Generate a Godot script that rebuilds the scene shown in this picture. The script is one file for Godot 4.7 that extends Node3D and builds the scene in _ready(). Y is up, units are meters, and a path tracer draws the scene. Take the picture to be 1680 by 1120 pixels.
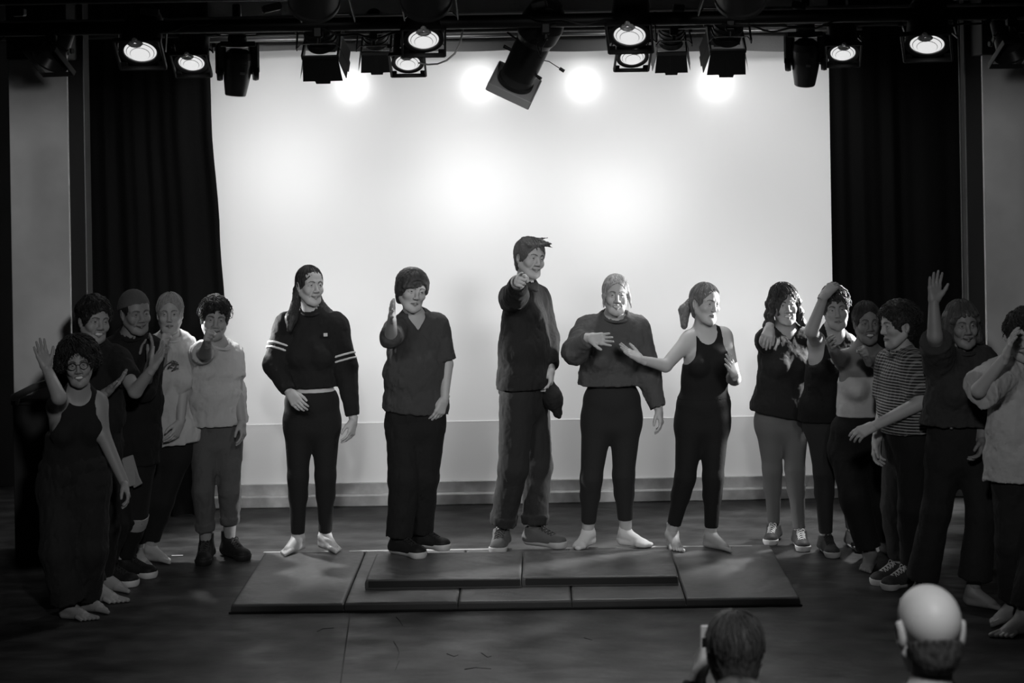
extends Node3D
# A small black-box stage: lit backcloth, drapes, two pipes of lanterns, tumbling mats, sixteen performers and three heads of the audience.

# how the camera sees the stage: focal length in pixels of a 1680-wide frame, camera height, horizon row, roll
const FPX := 2900.0
const CAM_H := 2.532
const HOR := 223.5
const ROLL := 0.0168

func P(px: float, py: float, z: float) -> Vector3:      # the point of the stage seen at a place in the frame, at the depth z
	var dx := px - 840.0
	var dy := py - HOR
	var u := cos(ROLL) * dx - sin(ROLL) * dy
	var w := sin(ROLL) * dx + cos(ROLL) * dy
	return Vector3(u * -z / FPX, CAM_H + w * z / FPX, z)


func G(px: float, py: float, y := 0.0) -> Vector3:       # the same at a height
	var w := sin(ROLL) * (px - 840.0) + cos(ROLL) * (py - HOR)
	return P(px, py, -FPX * (CAM_H - y) / w)


func reach(o: Vector3, L: float, px: float, py: float, sgn: float) -> Vector3:   # the end of a limb of length L
	var eye := Vector3(0, CAM_H, 0)
	var d := (P(px, py, -1.0) - eye).normalized()
	var t := d.dot(o - eye)
	var q := L * L - ((o - eye).length_squared() - t * t)
	return eye + d * (t - sgn * sqrt(maxf(q, 0.0)))


func _ready() -> void:
	# camera
	var cam := Camera3D.new()
	cam.name = "camera"
	cam.projection = Camera3D.PROJECTION_FRUSTUM
	cam.position = Vector3(0, CAM_H, 0)
	cam.rotation.z = -ROLL
	var at := CameraAttributesPhysical.new()
	at.frustum_focal_length = 65.0
	at.frustum_near = 0.1
	at.frustum_far = 60.0
	at.frustum_focus_distance = 10.6
	at.exposure_aperture = 3.6
	cam.attributes = at
	cam.near = 0.1
	cam.far = 60.0
	cam.size = 0.1 * 1120.0 / FPX
	cam.frustum_offset = Vector2(0, -(560.0 - HOR) / FPX * 0.1)
	add_child(cam)
	cam.current = true
	# no sky reaches the room
	var env := Environment.new()
	env.background_mode = Environment.BG_COLOR
	env.background_color = Color(0, 0, 0)
	env.tonemap_mode = Environment.TONE_MAPPER_LINEAR
	env.tonemap_exposure = 1.0
	env.sdfgi_enabled = true
	env.ssao_enabled = true
	env.ssil_enabled = true
	var we := WorldEnvironment.new()
	we.name = "environment"
	we.environment = env
	add_child(we)
	# front-of-house lanterns above the audience: a soft key from the right, a weaker fill from the left
	spot("front_key_light", Vector3(1.9, 3.5, -4.2), Vector3(0.15, 1.25, -10.5), 15.0, 16.0, 0.45, 0.8)
	spot("front_fill_light", Vector3(-1.6, 3.5, -4.6), Vector3(-0.2, 1.25, -10.5), 8.0, 17.0, 0.45, 0.8)
	# side lanterns from the house, crossing over to the two groups and the piers
	spot("cross_light", Vector3(-0.6, 2.9, -4.6), Vector3(-2.35, 1.3, -10.0), 7.6, 18.0, 0.12, 0.6)
	spot("cross_light", Vector3(0.9, 2.9, -4.6), Vector3(2.6, 1.25, -10.0), 5.2, 18.0, 0.12, 0.6)
	spot("house_light", Vector3(1.0, 3.7, -2.9), Vector3(0.95, 1.2, -4.8), 7.0, 24.0, 0.2, 1.0)
	# upstage corners: the rims on shoulders, sleeves and legs
	spot("back_light", Vector3(2.6, 3.1, -11.6), Vector3(1.75, 0.4, -11.0), 14.0, 19.0, 0.06, 0.5)
	spot("back_light", Vector3(-2.2, 3.1, -11.5), Vector3(-1.6, 0.3, -10.9), 12.0, 19.0, 0.06, 0.5)
	# booms in the wings, between the drapes and the piers
	spot("boom_light", Vector3(2.95, 1.8, -11.27), Vector3(0.9, 0.95, -10.55), 24.0, 21.0, 0.07, 0.4)
	spot("boom_light", Vector3(-2.66, 1.7, -11.3), Vector3(-0.9, 0.75, -10.5), 15.0, 21.0, 0.07, 0.4)
	# the backcloth is lit from behind by a soft bank and three floods, and washed from above
	var bank := AreaLight3D.new()
	bank.name = "rear_bank_light"
	bank.area_size = Vector2(6.2, 3.0)
	bank.light_energy = 18.5
	bank.area_range = 12.0
	bank.shadow_enabled = true
	bank.position = Vector3(0.35, 1.6, -13.05)
	bank.rotation.y = PI
	add_child(bank)
	for p: Vector2 in [Vector2(470, 275), Vector2(775, 300), Vector2(1020, 325)]:
		var w := P(p.x, p.y, -12.25)
		spot("unseen_flood_light", w + Vector3(0, 0, -0.6), w, 0.75, 60.0, 0.12, 1.0)
	for p: Vector2 in [Vector2(1240, 540), Vector2(560, 590)]:  # two more unseen floods, added to lift the dimmer parts of the cloth
		var w := P(p.x, p.y, -12.25)
		spot("unseen_flood_light", w + Vector3(0, 0, -0.75), w, 0.6 if p.x > 900 else 0.3, 62.0, 0.12, 1.0)
	for x: float in [-1.6, -0.42, 0.75, 1.75]:
		spot("cloth_wash_light", Vector3(x, 3.35, -11.45), Vector3(x, 1.7, -12.25), 0.75, 62.0, 0.1, 1.0)

	make_materials()
	heads = {"grin": build_head("grin"), "smile": build_head("smile"), "calm": build_head("calm")}
	for k: String in ["open", "relaxed", "cup", "fist", "point", "spread", "clap"]:
		hands[k] = build_hand(k)
	foot_skin = build_foot()
	foot_mesh = build_foot(false).mesh()
	shoe_meshes = {"sneaker": build_shoe(false), "boot": build_shoe(true)}
	build_room()
	build_rig()
	build_mats()
	build_cast()
	build_audience()
	build_people()
	build_props()


func spot(called: String, from: Vector3, to: Vector3, energy: float, angle: float, size: float, soft: float) -> SpotLight3D:
	var l := SpotLight3D.new()
	l.name = called
	l.light_energy = energy
	l.light_size = size
	l.spot_range = 25.0
	l.spot_attenuation = 2.0
	l.spot_angle = angle
	l.spot_angle_attenuation = soft
	l.shadow_enabled = true
	l.position = from
	add_child(l, true)
	l.look_at_from_position(from, to, Vector3.UP if absf((to - from).normalized().y) < 0.99 else Vector3.FORWARD)
	return l


# ---------------------------------------------------------------- materials
var mat_skin: StandardMaterial3D
var mat_hair: StandardMaterial3D
var mat_iron: StandardMaterial3D
var mat_steel: StandardMaterial3D
var mat_lens: StandardMaterial3D
var mat_mat: StandardMaterial3D
var cloths := {}
var weave: NoiseTexture2D

func noise_tex(freq: float, oct: int, seed_: int, lo := 0.0, hi := 1.0, size := 512) -> NoiseTexture2D:
	var n := FastNoiseLite.new()
	n.frequency = freq
	n.fractal_octaves = oct
	n.seed = seed_
	var t := NoiseTexture2D.new()
	t.width = size
	t.height = size
	t.seamless = true
	t.noise = n
	var gr := Gradient.new()
	gr.set_color(0, Color(lo, lo, lo))
	gr.set_color(1, Color(hi, hi, hi))
	t.color_ramp = gr
	return t


func paint(v: float, rough := 0.6, metal := 0.0) -> StandardMaterial3D:     # v is a linear base tone
	var m := StandardMaterial3D.new()
	m.albedo_color = Color(v, v, v).linear_to_srgb()
	m.roughness = rough
	m.metallic = metal
	return m


func cloth(v: float, rough := 0.85, rim := 0.25) -> StandardMaterial3D:
	Mesher.lock.lock()
	var key := "%.3f %.2f %.2f" % [v, rough, rim]
	if not cloths.has(key):
		var m := paint(v, rough)
		m.rim_enabled = rim > 0.0
		m.rim = rim
		m.rim_tint = 0.7
		m.metallic_specular = 0.3
		m.uv1_triplanar = true
		m.uv1_scale = Vector3.ONE * 3.0
		m.heightmap_enabled = true
		m.heightmap_texture = weave
		m.heightmap_scale = 0.12
		cloths[key] = m
	var got: StandardMaterial3D = cloths[key]
	Mesher.lock.unlock()
	return got


func make_materials() -> void:
	fuzz.noise_type = FastNoiseLite.TYPE_SIMPLEX_SMOOTH
	fuzz.frequency = 1.0
	fuzz.seed = 4
	fuzz.fractal_octaves = 2
	folds.noise_type = FastNoiseLite.TYPE_SIMPLEX_SMOOTH
	folds.frequency = 1.0
	folds.seed = 9
	folds.fractal_type = FastNoiseLite.FRACTAL_RIDGED
	folds.fractal_octaves = 2
	folds.domain_warp_enabled = true
	folds.domain_warp_amplitude = 0.5
	folds.domain_warp_frequency = 0.6
	weave = noise_tex(0.02, 4, 3)
	mat_skin = StandardMaterial3D.new()
	mat_skin.vertex_color_use_as_albedo = true
	mat_skin.roughness = 0.5
	mat_skin.metallic_specular = 0.4
	mat_hair = StandardMaterial3D.new()
	mat_hair.vertex_color_use_as_albedo = true
	mat_hair.roughness = 0.55
	mat_hair.metallic_specular = 0.35
	mat_iron = paint(0.012, 0.5)
	mat_steel = paint(0.45, 0.35, 0.8)
	mat_lens = paint(0.5, 0.25)
	mat_lens.emission_enabled = true
	mat_lens.emission = Color.WHITE
	mat_lens.emission_energy_multiplier = 0.75
	mat_mat = paint(0.085, 0.45)
	mat_mat.uv1_triplanar = true
	mat_mat.uv1_scale = Vector3(0.8, 0.8, 0.8)
	mat_mat.heightmap_enabled = true
	mat_mat.heightmap_texture = noise_tex(0.012, 3, 31)
	mat_mat.heightmap_scale = 0.5


# ---------------------------------------------------------------- the room
func struct(called: String, m: Mesh, mat: Material, label := "", cat := "", parent: Node3D = self) -> MeshInstance3D:
	var o := MeshInstance3D.new()
	o.name = called
	o.mesh = m
	o.material_override = mat
	parent.add_child(o, true)
	if parent == self:
		o.set_meta("kind", "structure")
		if label:
			o.set_meta("label", label)
			o.set_meta("category", cat)
	return o


func slab(lo: Vector3, hi: Vector3, bev := 0.004) -> Mesh:
	var M := Mesher.new()
	M.box(Transform3D(Basis(), (lo + hi) * 0.5), hi - lo, bev)
	return M.mesh()


func thing(called: String, label: String, cat: String, at: Vector3, group := "") -> Node3D:
	var o := Node3D.new()
	o.name = called
	o.position = at
	add_child(o, true)
	o.set_meta("label", label)
	o.set_meta("category", cat)
	if group:
		o.set_meta("group", group)
	return o


func build_room() -> void:
	var black := paint(0.008, 0.9)
	var floor_m := paint(1.0, 0.42)
	floor_m.albedo_texture = noise_tex(0.008, 6, 12, 0.1, 0.27, 1024)
	floor_m.uv1_triplanar = true
	floor_m.uv1_world_triplanar = true
	floor_m.uv1_scale = Vector3(0.33, 0.33, 0.55)
	floor_m.roughness_texture = noise_tex(0.01, 4, 44, 0.34, 0.62, 512)
	floor_m.roughness = 1.0
	floor_m.metallic_specular = 0.36
	floor_m.heightmap_enabled = true
	floor_m.heightmap_texture = noise_tex(0.03, 4, 45)
	floor_m.heightmap_scale = 0.25
	var fl := struct("floor", slab(Vector3(-4.2, -0.1, -13.2), Vector3(4.2, 0, 1.5)), floor_m, "worn dark painted stage floor", "floor")
	for line: Array in [[650, 1012, 656, 1018, 661, 1027], [646, 1052, 652, 1062, 655, 1071, 651, 1082], [733, 1072, 745, 1077, 752, 1074], [790, 1071, 800, 1078, 806, 1076], [762, 1098, 780, 1095, 806, 1097], [655, 1084, 648, 1100], [520, 1036, 530, 1031, 548, 1030], [958, 1046, 972, 1050]]:
		var sm := Mesher.new()
		var sp := []
		for q in range(0, line.size(), 2):
			sp.append(G(line[q], line[q + 1]) + Vector3(0, 0.0006, 0))
		sm.tube(sp, 0.0026, 0.0014, 6)
		struct("scuff_mark", sm.mesh(), black, "", "", fl)
	struct("ceiling", slab(Vector3(-4.2, 3.9, -13.2), Vector3(4.2, 4.0, 1.5)), black, "black ceiling above the lighting pipes", "ceiling")
	struct("wall_left", slab(Vector3(-4.2, 0, -13.2), Vector3(-4.1, 3.9, 1.5)), black, "black side wall at the left", "wall")
	struct("wall_right", slab(Vector3(4.1, 0, -13.2), Vector3(4.2, 3.9, 1.5)), black, "black side wall at the right", "wall")
	struct("wall_back", slab(Vector3(-4.1, 0, -13.2), Vector3(4.1, 3.9, -13.1)), black, "black wall behind the backcloth", "wall")
	struct("wall_front", slab(Vector3(-4.1, 0, 1.4), Vector3(4.1, 3.9, 1.5)), black, "black wall behind the audience", "wall")

	# floor joint and tape
	var fj := Mesher.new()
	fj.box(Transform3D(Basis.from_euler(Vector3(0, 0.055, 0)), G(567, 1060) + Vector3(0, 0.0008, 0)), Vector3(0.007, 0.0016, 1.3), 0.0004)
	struct("trim_1", fj.mesh(), black, "dark joint between two floor boards in front of the mat", "floor joint")

	# the backcloth: a screen, and below its seam a wall piece a shade darker
	var zc := -12.25
	var cl := paint(0.82, 0.75)
	cl.backlight_enabled = true
	cl.backlight = Color(0.55, 0.55, 0.55)
	var seam: float = P(700, 692, zc).y
	var hemy: float = P(700, 790, zc).y
	var topy: float = P(840, 60, zc).y
	var cy := thing("backcloth", "brightly lit white backcloth closing off the stage", "backcloth", Vector3(0, hemy, zc))
	part("screen", sheet(-2.45, 2.55, seam, topy, zc, 0.004), cl, cy, Transform3D(Basis(), -cy.position))
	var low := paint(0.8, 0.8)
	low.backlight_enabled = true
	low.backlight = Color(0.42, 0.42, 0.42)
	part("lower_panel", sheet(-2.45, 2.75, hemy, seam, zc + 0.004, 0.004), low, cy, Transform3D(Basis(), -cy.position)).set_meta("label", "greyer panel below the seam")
	# lamps close behind the cloth, that burn through as four discs
	var xs := [580.0, 787.0, 955.0, 1172.0]
	for i in 4:
		var p := P(xs[i], [139.0, 136.0, 137.0, 136.0][i], zc - 0.085)
		var b := thing("bulb_lamp", ["bright round lamp glowing through the backcloth, first from the left drape", "bright round lamp glowing through the backcloth, just left of the big tilted lantern", "bright round lamp glowing through the backcloth, just right of the big tilted lantern", "bright round lamp glowing through the backcloth, nearest the right drape"][i], "lamp", p, "lamps behind the backcloth")
		var em := paint(0.8, 0.4)
		em.emission_enabled = true
		em.emission = Color.WHITE
		em.emission_energy_multiplier = 3.0
		var M := Mesher.new()
		var pr := []
		for k in 13:
			var a := PI * k / 12.0
			pr.append(Vector2(0.032 * sin(a), -0.032 * cos(a)))
		M.lathe(Transform3D(), pr, 20)
		part("bulb", M.mesh(), em, b)
		var H := Mesher.new()
		H.lathe(Transform3D(Basis.from_euler(Vector3(PI / 2, 0, 0)), Vector3(0, 0, -0.028)), [Vector2(0.0, -0.06), Vector2(0.02, -0.06), Vector2(0.02, 0.0), Vector2(0.014, 0.004)], 16)
		H.tube([Vector3(0, 0, -0.08), Vector3(0, 0, -0.72)], 0.012)
		part("socket", H.mesh(), mat_iron, b)
		var l := OmniLight3D.new()
		l.name = "bulb_light"
		l.light_energy = 0.14
		l.light_size = 0.03
		l.omni_range = 8.0
		l.omni_attenuation = 2.0
		l.shadow_enabled = true
		l.position = p
		add_child(l, true)
	# border above the cloth with a scalloped edge
	var vb := Mesher.new()
	var zb := -12.12
	for k in 60:
		for side in 2:
			var x0 := -2.3 + 4.7 * k / 60.0
			var x1 := -2.3 + 4.7 * (k + 1) / 60.0
			var y0 := border_y(x0)
			var y1 := border_y(x1)
			var zz := zb - 0.012 * side
			var f0 := 0.014 * sin(x0 * 9.0)
			var f1 := 0.014 * sin(x1 * 9.0)
			var nn := Vector3(-cos((x0 + x1) * 4.5) * 0.13, 0, 1).normalized() * (1.0 if side == 0 else -1.0)
			vb.quad(Vector3(x0, y0, zz + f0), Vector3(x1, y1, zz + f1), Vector3(x1, 3.62, zz + f1), Vector3(x0, 3.62, zz + f0), nn)
	var bd := struct("border_drape", vb.mesh(), cloth(0.2, 0.9))
	bd.set_meta("kind", "thing")
	bd.set_meta("label", "grey cloth border with a scalloped edge along the top of the backcloth")
	bd.set_meta("category", "drape")
	# base boards under the cloth
	var grey := paint(0.75, 0.6)
	grey.albedo_texture = noise_tex(0.01, 4, 8, 0.75, 1.0)
	grey.uv1_triplanar = true
	struct("baseboard_back", slab(Vector3(-2.5, 0.075, zc - 0.08), Vector3(3.3, hemy + 0.004, zc + 0.02)), grey, "grey board along the foot of the backcloth", "baseboard")
	struct("trim_2", slab(Vector3(-2.6, 0.0, zc - 0.08), Vector3(3.35, 0.078, zc + 0.075), 0.006), grey, "low grey plinth under the backcloth board", "plinth")

	# side piers of the stage opening
	var plaster := paint(1.0, 0.7)
	plaster.albedo_texture = noise_tex(0.004, 5, 21, 0.72, 0.93, 512)
	plaster.uv1_triplanar = true
	plaster.uv1_scale = Vector3(0.5, 0.5, 0.5)
	var dado := paint(0.012, 0.6)
	for s: float in [-1.0, 1.0]:
		var zl := -10.7
		var xa: float = P(15.0 if s < 0 else 1613.0, 200, zl).x
		var xb: float = P(111.0 if s < 0 else 1760.0, 200, zl).x
		var ya: float = P(60.0 if s < 0 else 1640.0, 655, zl).y
		var yt: float = P(60.0 if s < 0 else 1640.0, 98.0 if s < 0 else 90.0, zl).y
		var side := "left" if s < 0 else "right"
		var pier := struct("wall_" + side + "_pier", slab(Vector3(xa, ya, zl - 0.03), Vector3(xb, yt, zl)), plaster, "grey plastered pier at the %s of the stage opening" % side, "pier")
		struct("dado", slab(Vector3(xa - 0.005, 0, zl - 0.3), Vector3(xb + 0.005, ya - 0.012, zl + 0.012)), dado, "", "", pier).set_meta("label", "black painted lower part")
		struct("cap_rail", slab(Vector3(xa - 0.01, ya - 0.03, zl - 0.01), Vector3(xb + 0.01, ya, zl + 0.03)), dado, "", "", pier)
		struct("head_panel", slab(Vector3(xa - 0.005, yt + 0.004, zl - 0.3), Vector3(xb + 0.005, 3.9, zl + 0.02)), dado, "", "", pier)
		# black return beside the pier, with a thin metal edge
		var xr: float = xb if s < 0 else xa
		var xe: float = P(140.0 if s < 0 else 1585.0, 300, zl - 0.25).x
		var ret := struct("wall_" + side + "_return", slab(Vector3(minf(xr - 0.3, xe), 0, zl - 0.4) if s < 0 else Vector3(xe, 0, zl - 0.4), Vector3(xe, 3.9, zl - 0.25) if s < 0 else Vector3(xr + 0.3, 3.9, zl - 0.25)), paint(0.01, 0.6), "black return between the %s pier and the drape" % side, "wall")
		var ed := Mesher.new()
		ed.tube([Vector3(xe, 0.02, zl - 0.24), Vector3(xe, 3.5, zl - 0.24)], 0.005, 0.005, 10)
		struct("corner_bead", ed.mesh(), paint(0.16, 0.4, 0.4), "", "", ret).set_meta("label", "thin metal edge")
		if s > 0:
			var e2 := Mesher.new()
			e2.tube([Vector3(xe - 0.03, 0.02, zl - 0.25), Vector3(xe - 0.03, 3.5, zl - 0.25)], 0.006, 0.006, 10)
			struct("cable_run", e2.mesh(), paint(0.12, 0.4, 0.4), "", "", ret)
		if s < 0:
			var hr := Mesher.new()
			hr.tube([P(22, 652, -10.55), P(58, 634, -10.3), P(98, 622, -10.05)], 0.022, 0.022, 10)
			hr.tube([P(30, 649, -10.5), P(28, 662, -10.68)], 0.012, 0.012, 8)
			var rail := struct("handrail", hr.mesh(), paint(0.3, 0.5))
			rail.set_meta("kind", "thing")
			rail.set_meta("label", "short pale handrail on the left pier behind the woman with the afro")
			rail.set_meta("category", "handrail")
	# drapes
	drape("left_drape", -12.0, [[-0.5, 140.0], [3.7, 140.0]], [[0.0, 320.0], [0.55, 316.0], [0.95, 332.0], [1.35, 369.0], [1.9, 362.0], [2.7, 351.0], [3.7, 347.0]], "heavy black drape with soft folds at the left of the backcloth", 0.004, 5)
	drape("right_drape", -12.1, [[0.12, 1382.0], [0.9, 1374.0], [1.4, 1363.0], [3.7, 1364.0]], [[0.0, 1600.0], [3.7, 1600.0]], "heavy black drape with pale fold lines at the right of the backcloth", 0.165, 8)


func border_y(x: float) -> float:
	return P(840 + x * 239.0, 85, -12.12).y - 0.012 * absf(sin(x * 4.2)) + 0.014


func edge_at(prof: Array, y: float) -> float:
	for k in prof.size() - 1:
		if y <= prof[k + 1][0] or k == prof.size() - 2:
			return lerpf(prof[k][1], prof[k + 1][1], smoothstep(prof[k][0], prof[k + 1][0], y))
	return prof[0][1]


func drape(called: String, z: float, l: Array, r: Array, label: String, y0: float, seed_: int) -> void:
	var M := Mesher.new()
	var nx := 150
	var ny := 26
	var rg := RandomNumberGenerator.new()
	rg.seed = seed_
	var ph := []
	for k in 7:
		ph.append(rg.randf_range(0, TAU))
	var pts := []
	for j in ny + 1:
		var row := []
		var y := lerpf(y0, 3.7, j / float(ny))
		var px: float = P(edge_at(l, y), 400, z).x
		var qx: float = P(edge_at(r, y), 400, z).x
		for i in nx + 1:
			var t := i / float(nx)
			var a := 0.045 * pow(0.5 + 0.5 * sin(t * 24.0 + ph[0] + 1.5 * sin(t * 7.0 + ph[1]) + 0.12 * y), 1.6) + 0.018 * sin(t * 57.0 + ph[2] + 0.5 * y) * (0.4 + 0.3 * sin(t * 5.0 + ph[3]))
			row.append(Vector3(lerpf(px, qx, t), y, z + a * (1.1 - 0.12 * y)))
		pts.append(row)
	for side in 2:
		var base := M.v.size()
		for j in ny + 1:
			for i in nx + 1:
				var dx: Vector3 = pts[j][mini(i + 1, nx)] - pts[j][maxi(i - 1, 0)]
				var dy: Vector3 = pts[mini(j + 1, ny)][i] - pts[maxi(j - 1, 0)][i]
				var nn := dx.cross(dy).normalized() * (1.0 if side == 0 else -1.0)
				M.vert(pts[j][i] - Vector3(0, 0, 0.012 * side), nn)
		for j in ny:
			for i in nx:
				var a := base + j * (nx + 1) + i
				M.tri(a, a + 1, a + nx + 2)
				M.tri(a, a + nx + 2, a + nx + 1)
	var o := struct("drape", M.mesh(), cloth(0.006, 0.9, 0.2))
	o.set_meta("kind", "thing")
	o.set_meta("label", label)
	o.set_meta("category", "drape")


func sheet(x0: float, x1: float, y0: float, y1: float, z: float, thick: float) -> Mesh:
	# hung slightly concave, the middle a little further upstage
	var M := Mesher.new()
	var n := 40
	for side in 1 if thick < 0.005 else 2:      # the cloth itself is a single skin
		for i in n:
			var xa := lerpf(x0, x1, i / float(n))
			var xb := lerpf(x0, x1, (i + 1) / float(n))
			var za := z - thick * side
			M.quad(Vector3(xa, y0, za), Vector3(xb, y0, za), Vector3(xb, y1, za), Vector3(xa, y1, za), Vector3(0, 0, 1.0 - 2.0 * side))
	if thick >= 0.005:
		M.quad(Vector3(x0, y0, z), Vector3(x1, y0, z), Vector3(x1, y0, z - thick), Vector3(x0, y0, z - thick), Vector3.DOWN)
	return M.mesh()


# ---------------------------------------------------------------- mats
func build_mats() -> void:
	var c := Vector3(-0.019, 0, -10.069)
	var base := Transform3D(Basis.from_euler(Vector3(0, -0.0129, 0)), c)
	var mat := thing("folding_mat", "wide grey folding floor mat of five panels lying flat on the stage", "mat", c)
	for i in 5:
		var M := Mesher.new()
		var x := -1.22 + 0.61 * i
		pillow(M, Transform3D(base.basis, base.basis * Vector3(x, 0.025, 0)), Vector3(0.606, 0.046, 1.22), 0.012, i)
		part("panel", M.mesh(), mat_mat, mat)
	var e := Mesher.new()
	e.box(Transform3D(base.basis, base.basis * Vector3(0, 0.005, 0)), Vector3(3.07, 0.008, 1.235), 0.002)
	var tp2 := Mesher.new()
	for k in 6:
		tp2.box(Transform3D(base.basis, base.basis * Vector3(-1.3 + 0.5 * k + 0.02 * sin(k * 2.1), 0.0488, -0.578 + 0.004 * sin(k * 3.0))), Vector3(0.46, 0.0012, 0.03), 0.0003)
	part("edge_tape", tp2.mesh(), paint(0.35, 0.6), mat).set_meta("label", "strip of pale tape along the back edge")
	part("backing", e.mesh(), paint(0.012, 0.6), mat)
	# the shorter mat that lies on it
	var a := G(600, 950, 0.1)
	var b := G(1116, 944, 0.1)
	var mid := (a + b) * 0.5
	var w := (b - a).length()
	var yaw := -atan2(b.z - a.z, b.x - a.x)
	var bk := G(858, 903, 0.1)
	var dep := absf(bk.z - mid.z)
	mid.z -= dep * 0.5
	mid.y = 0.048
	var t := thing("crash_mat", "shorter dark vinyl mat with a middle seam, laid on top of the folding mat", "mat", mid)
	for i in 2:
		var M := Mesher.new()
		pillow(M, Transform3D(Basis.from_euler(Vector3(0, yaw, 0)), Vector3((i - 0.5) * w * 0.5, 0.026, 0)), Vector3(w * 0.5 - 0.004, 0.05, dep), 0.014, 10 + i, 0.007)
		part("panel", M.mesh(), mat_mat, t)
	for i in 2:
		var M := Mesher.new()
		M.box(Transform3D(Basis.from_euler(Vector3(0, yaw, 0)), Vector3((i - 0.5) * w * 0.5, 0.026, dep * 0.5 + 0.001)), Vector3(w * 0.5 - 0.03, 0.036, 0.004), 0.001)
		part("side_strip", M.mesh(), paint(0.015, 0.6), t)
	# bits of tape on the floor
	var tp := struct("tape_scrap", slab(G(291, 911) + Vector3(-0.035, 0, -0.004), G(291, 911) + Vector3(0.035, 0.002, 0.004), 0.0005), paint(0.7, 0.6))
	tp.set_meta("kind", "thing")
	tp.set_meta("label", "thin white scrap of tape on the floor near the black boots")
	tp.set_meta("category", "tape")


func pillow(M: Mesher, xf: Transform3D, s: Vector3, r: float, seed_: int, wr := 0.0015) -> void:   # a vinyl covered foam slab with rounded rims and creases
	var n := FastNoiseLite.new()
	n.seed = seed_
	n.frequency = 5.0
	var nx := 30
	var nz := 36
	var base := M.v.size()
	var pts := []
	for j in nz + 1:
		for i in nx + 1:
			var u := i / float(nx) * 2.0 - 1.0
			var v := j / float(nz) * 2.0 - 1.0
			u = signf(u) * (1.0 - pow(1.0 - absf(u), 1.6))
			v = signf(v) * (1.0 - pow(1.0 - absf(v), 1.6))
			var ex := (1.0 - absf(u)) * s.x * 0.5
			var ez := (1.0 - absf(v)) * s.z * 0.5
			var dx := maxf(0.0, r - ex)
			var dz := maxf(0.0, r - ez)
			var drop := r - sqrt(maxf(0.0, r * r - dx * dx)) + r - sqrt(maxf(0.0, r * r - dz * dz))
			var fade := clampf(minf(ex, ez) / 0.05, 0.0, 1.0)
			var edge := clampf(1.0 - ez / 0.25, 0.0, 1.0)
			var y := s.y * 0.5 - minf(drop, 2.0 * r) + wr * (n.get_noise_2d(u * s.x, v * s.z) + n.get_noise_2d(u * s.x * 5.0 + v * 2.0, v * s.z) * edge * 1.4) * fade
			pts.append(Vector3(u * s.x * 0.5, y, v * s.z * 0.5))
	for j in nz + 1:
		for i in nx + 1:
			var dx: Vector3 = pts[j * (nx + 1) + mini(i + 1, nx)] - pts[j * (nx + 1) + maxi(i - 1, 0)]
			var dz: Vector3 = pts[mini(j + 1, nz) * (nx + 1) + i] - pts[maxi(j - 1, 0) * (nx + 1) + i]
			M.vert(xf * pts[j * (nx + 1) + i], (xf.basis * dz.cross(dx)).normalized())
	for j in nz:
		for i in nx:
			var a := base + j * (nx + 1) + i
			M.tri(a, a + 1, a + nx + 2)
			M.tri(a, a + nx + 2, a + nx + 1)
	var yb := -s.y * 0.5
	var yt := s.y * 0.5 - 2.0 * r
	for k in 4:
		var rows := []
		var cnt := nx if k < 2 else nz
		var nn: Vector3 = xf.basis * [Vector3(0, 0, -1), Vector3(0, 0, 1), Vector3(-1, 0, 0), Vector3(1, 0, 0)][k]
		for i in cnt:
			var a: Vector3 = pts[i] if k == 0 else pts[nz * (nx + 1) + i] if k == 1 else pts[i * (nx + 1)] if k == 2 else pts[i * (nx + 1) + nx]
			var b: Vector3 = pts[i + 1] if k == 0 else pts[nz * (nx + 1) + i + 1] if k == 1 else pts[(i + 1) * (nx + 1)] if k == 2 else pts[(i + 1) * (nx + 1) + nx]
			M.quad(xf * a, xf * b, xf * Vector3(b.x, yb, b.z), xf * Vector3(a.x, yb, a.z), nn)


# ---------------------------------------------------------------- the lighting rig
func frame_to(y: Vector3, hint: Vector3) -> Basis:    # an axis system whose y runs along a lantern's beam
	y = y.normalized()
	var x := y.cross(hint).normalized()
	return Basis(x, y, x.cross(y))


func clamp_and_yoke(o: Node3D, top: Vector3, w: float, axis: Vector3, drop: Vector3) -> void:   # a hook clamp on the pipe and a bent strap down to the can
	var C := Mesher.new()
	C.box(Transform3D(Basis(), top + Vector3(0, -0.02, 0)), Vector3(0.05, 0.1, 0.06), 0.008)
	C.tube([top + Vector3(0, -0.06, 0), top + Vector3(0, -0.1, 0)], 0.012)
	C.tube([top + Vector3(0.02, -0.02, 0.02), top + Vector3(0.055, -0.02, 0.05)], 0.008)
	part("clamp", C.mesh(), mat_iron, o)
	var Y := Mesher.new()
	var a := top + Vector3(0, -0.1, 0)
	for s: float in [-1.0, 1.0]:
		var e := axis * (w * s)
		var path := [a, a + e * 0.8, a + e + Vector3(0, -0.025, 0), drop + e]
		for k in 3:
			var m: Vector3 = (path[k] + path[k + 1]) * 0.5
			var dd: Vector3 = path[k + 1] - path[k]
			var bs := frame_to(dd, Vector3(0, 0, 1) if absf(dd.normalized().z) < 0.9 else Vector3.UP)
			Y.box(Transform3D(bs, m), Vector3(0.006, dd.length() + 0.004, 0.03), 0.002)
		Y.tube([drop + e * 1.0, drop + e * 1.16], 0.016, 0.014, 10)
	part("yoke", Y.mesh(), mat_iron, o)


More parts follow.
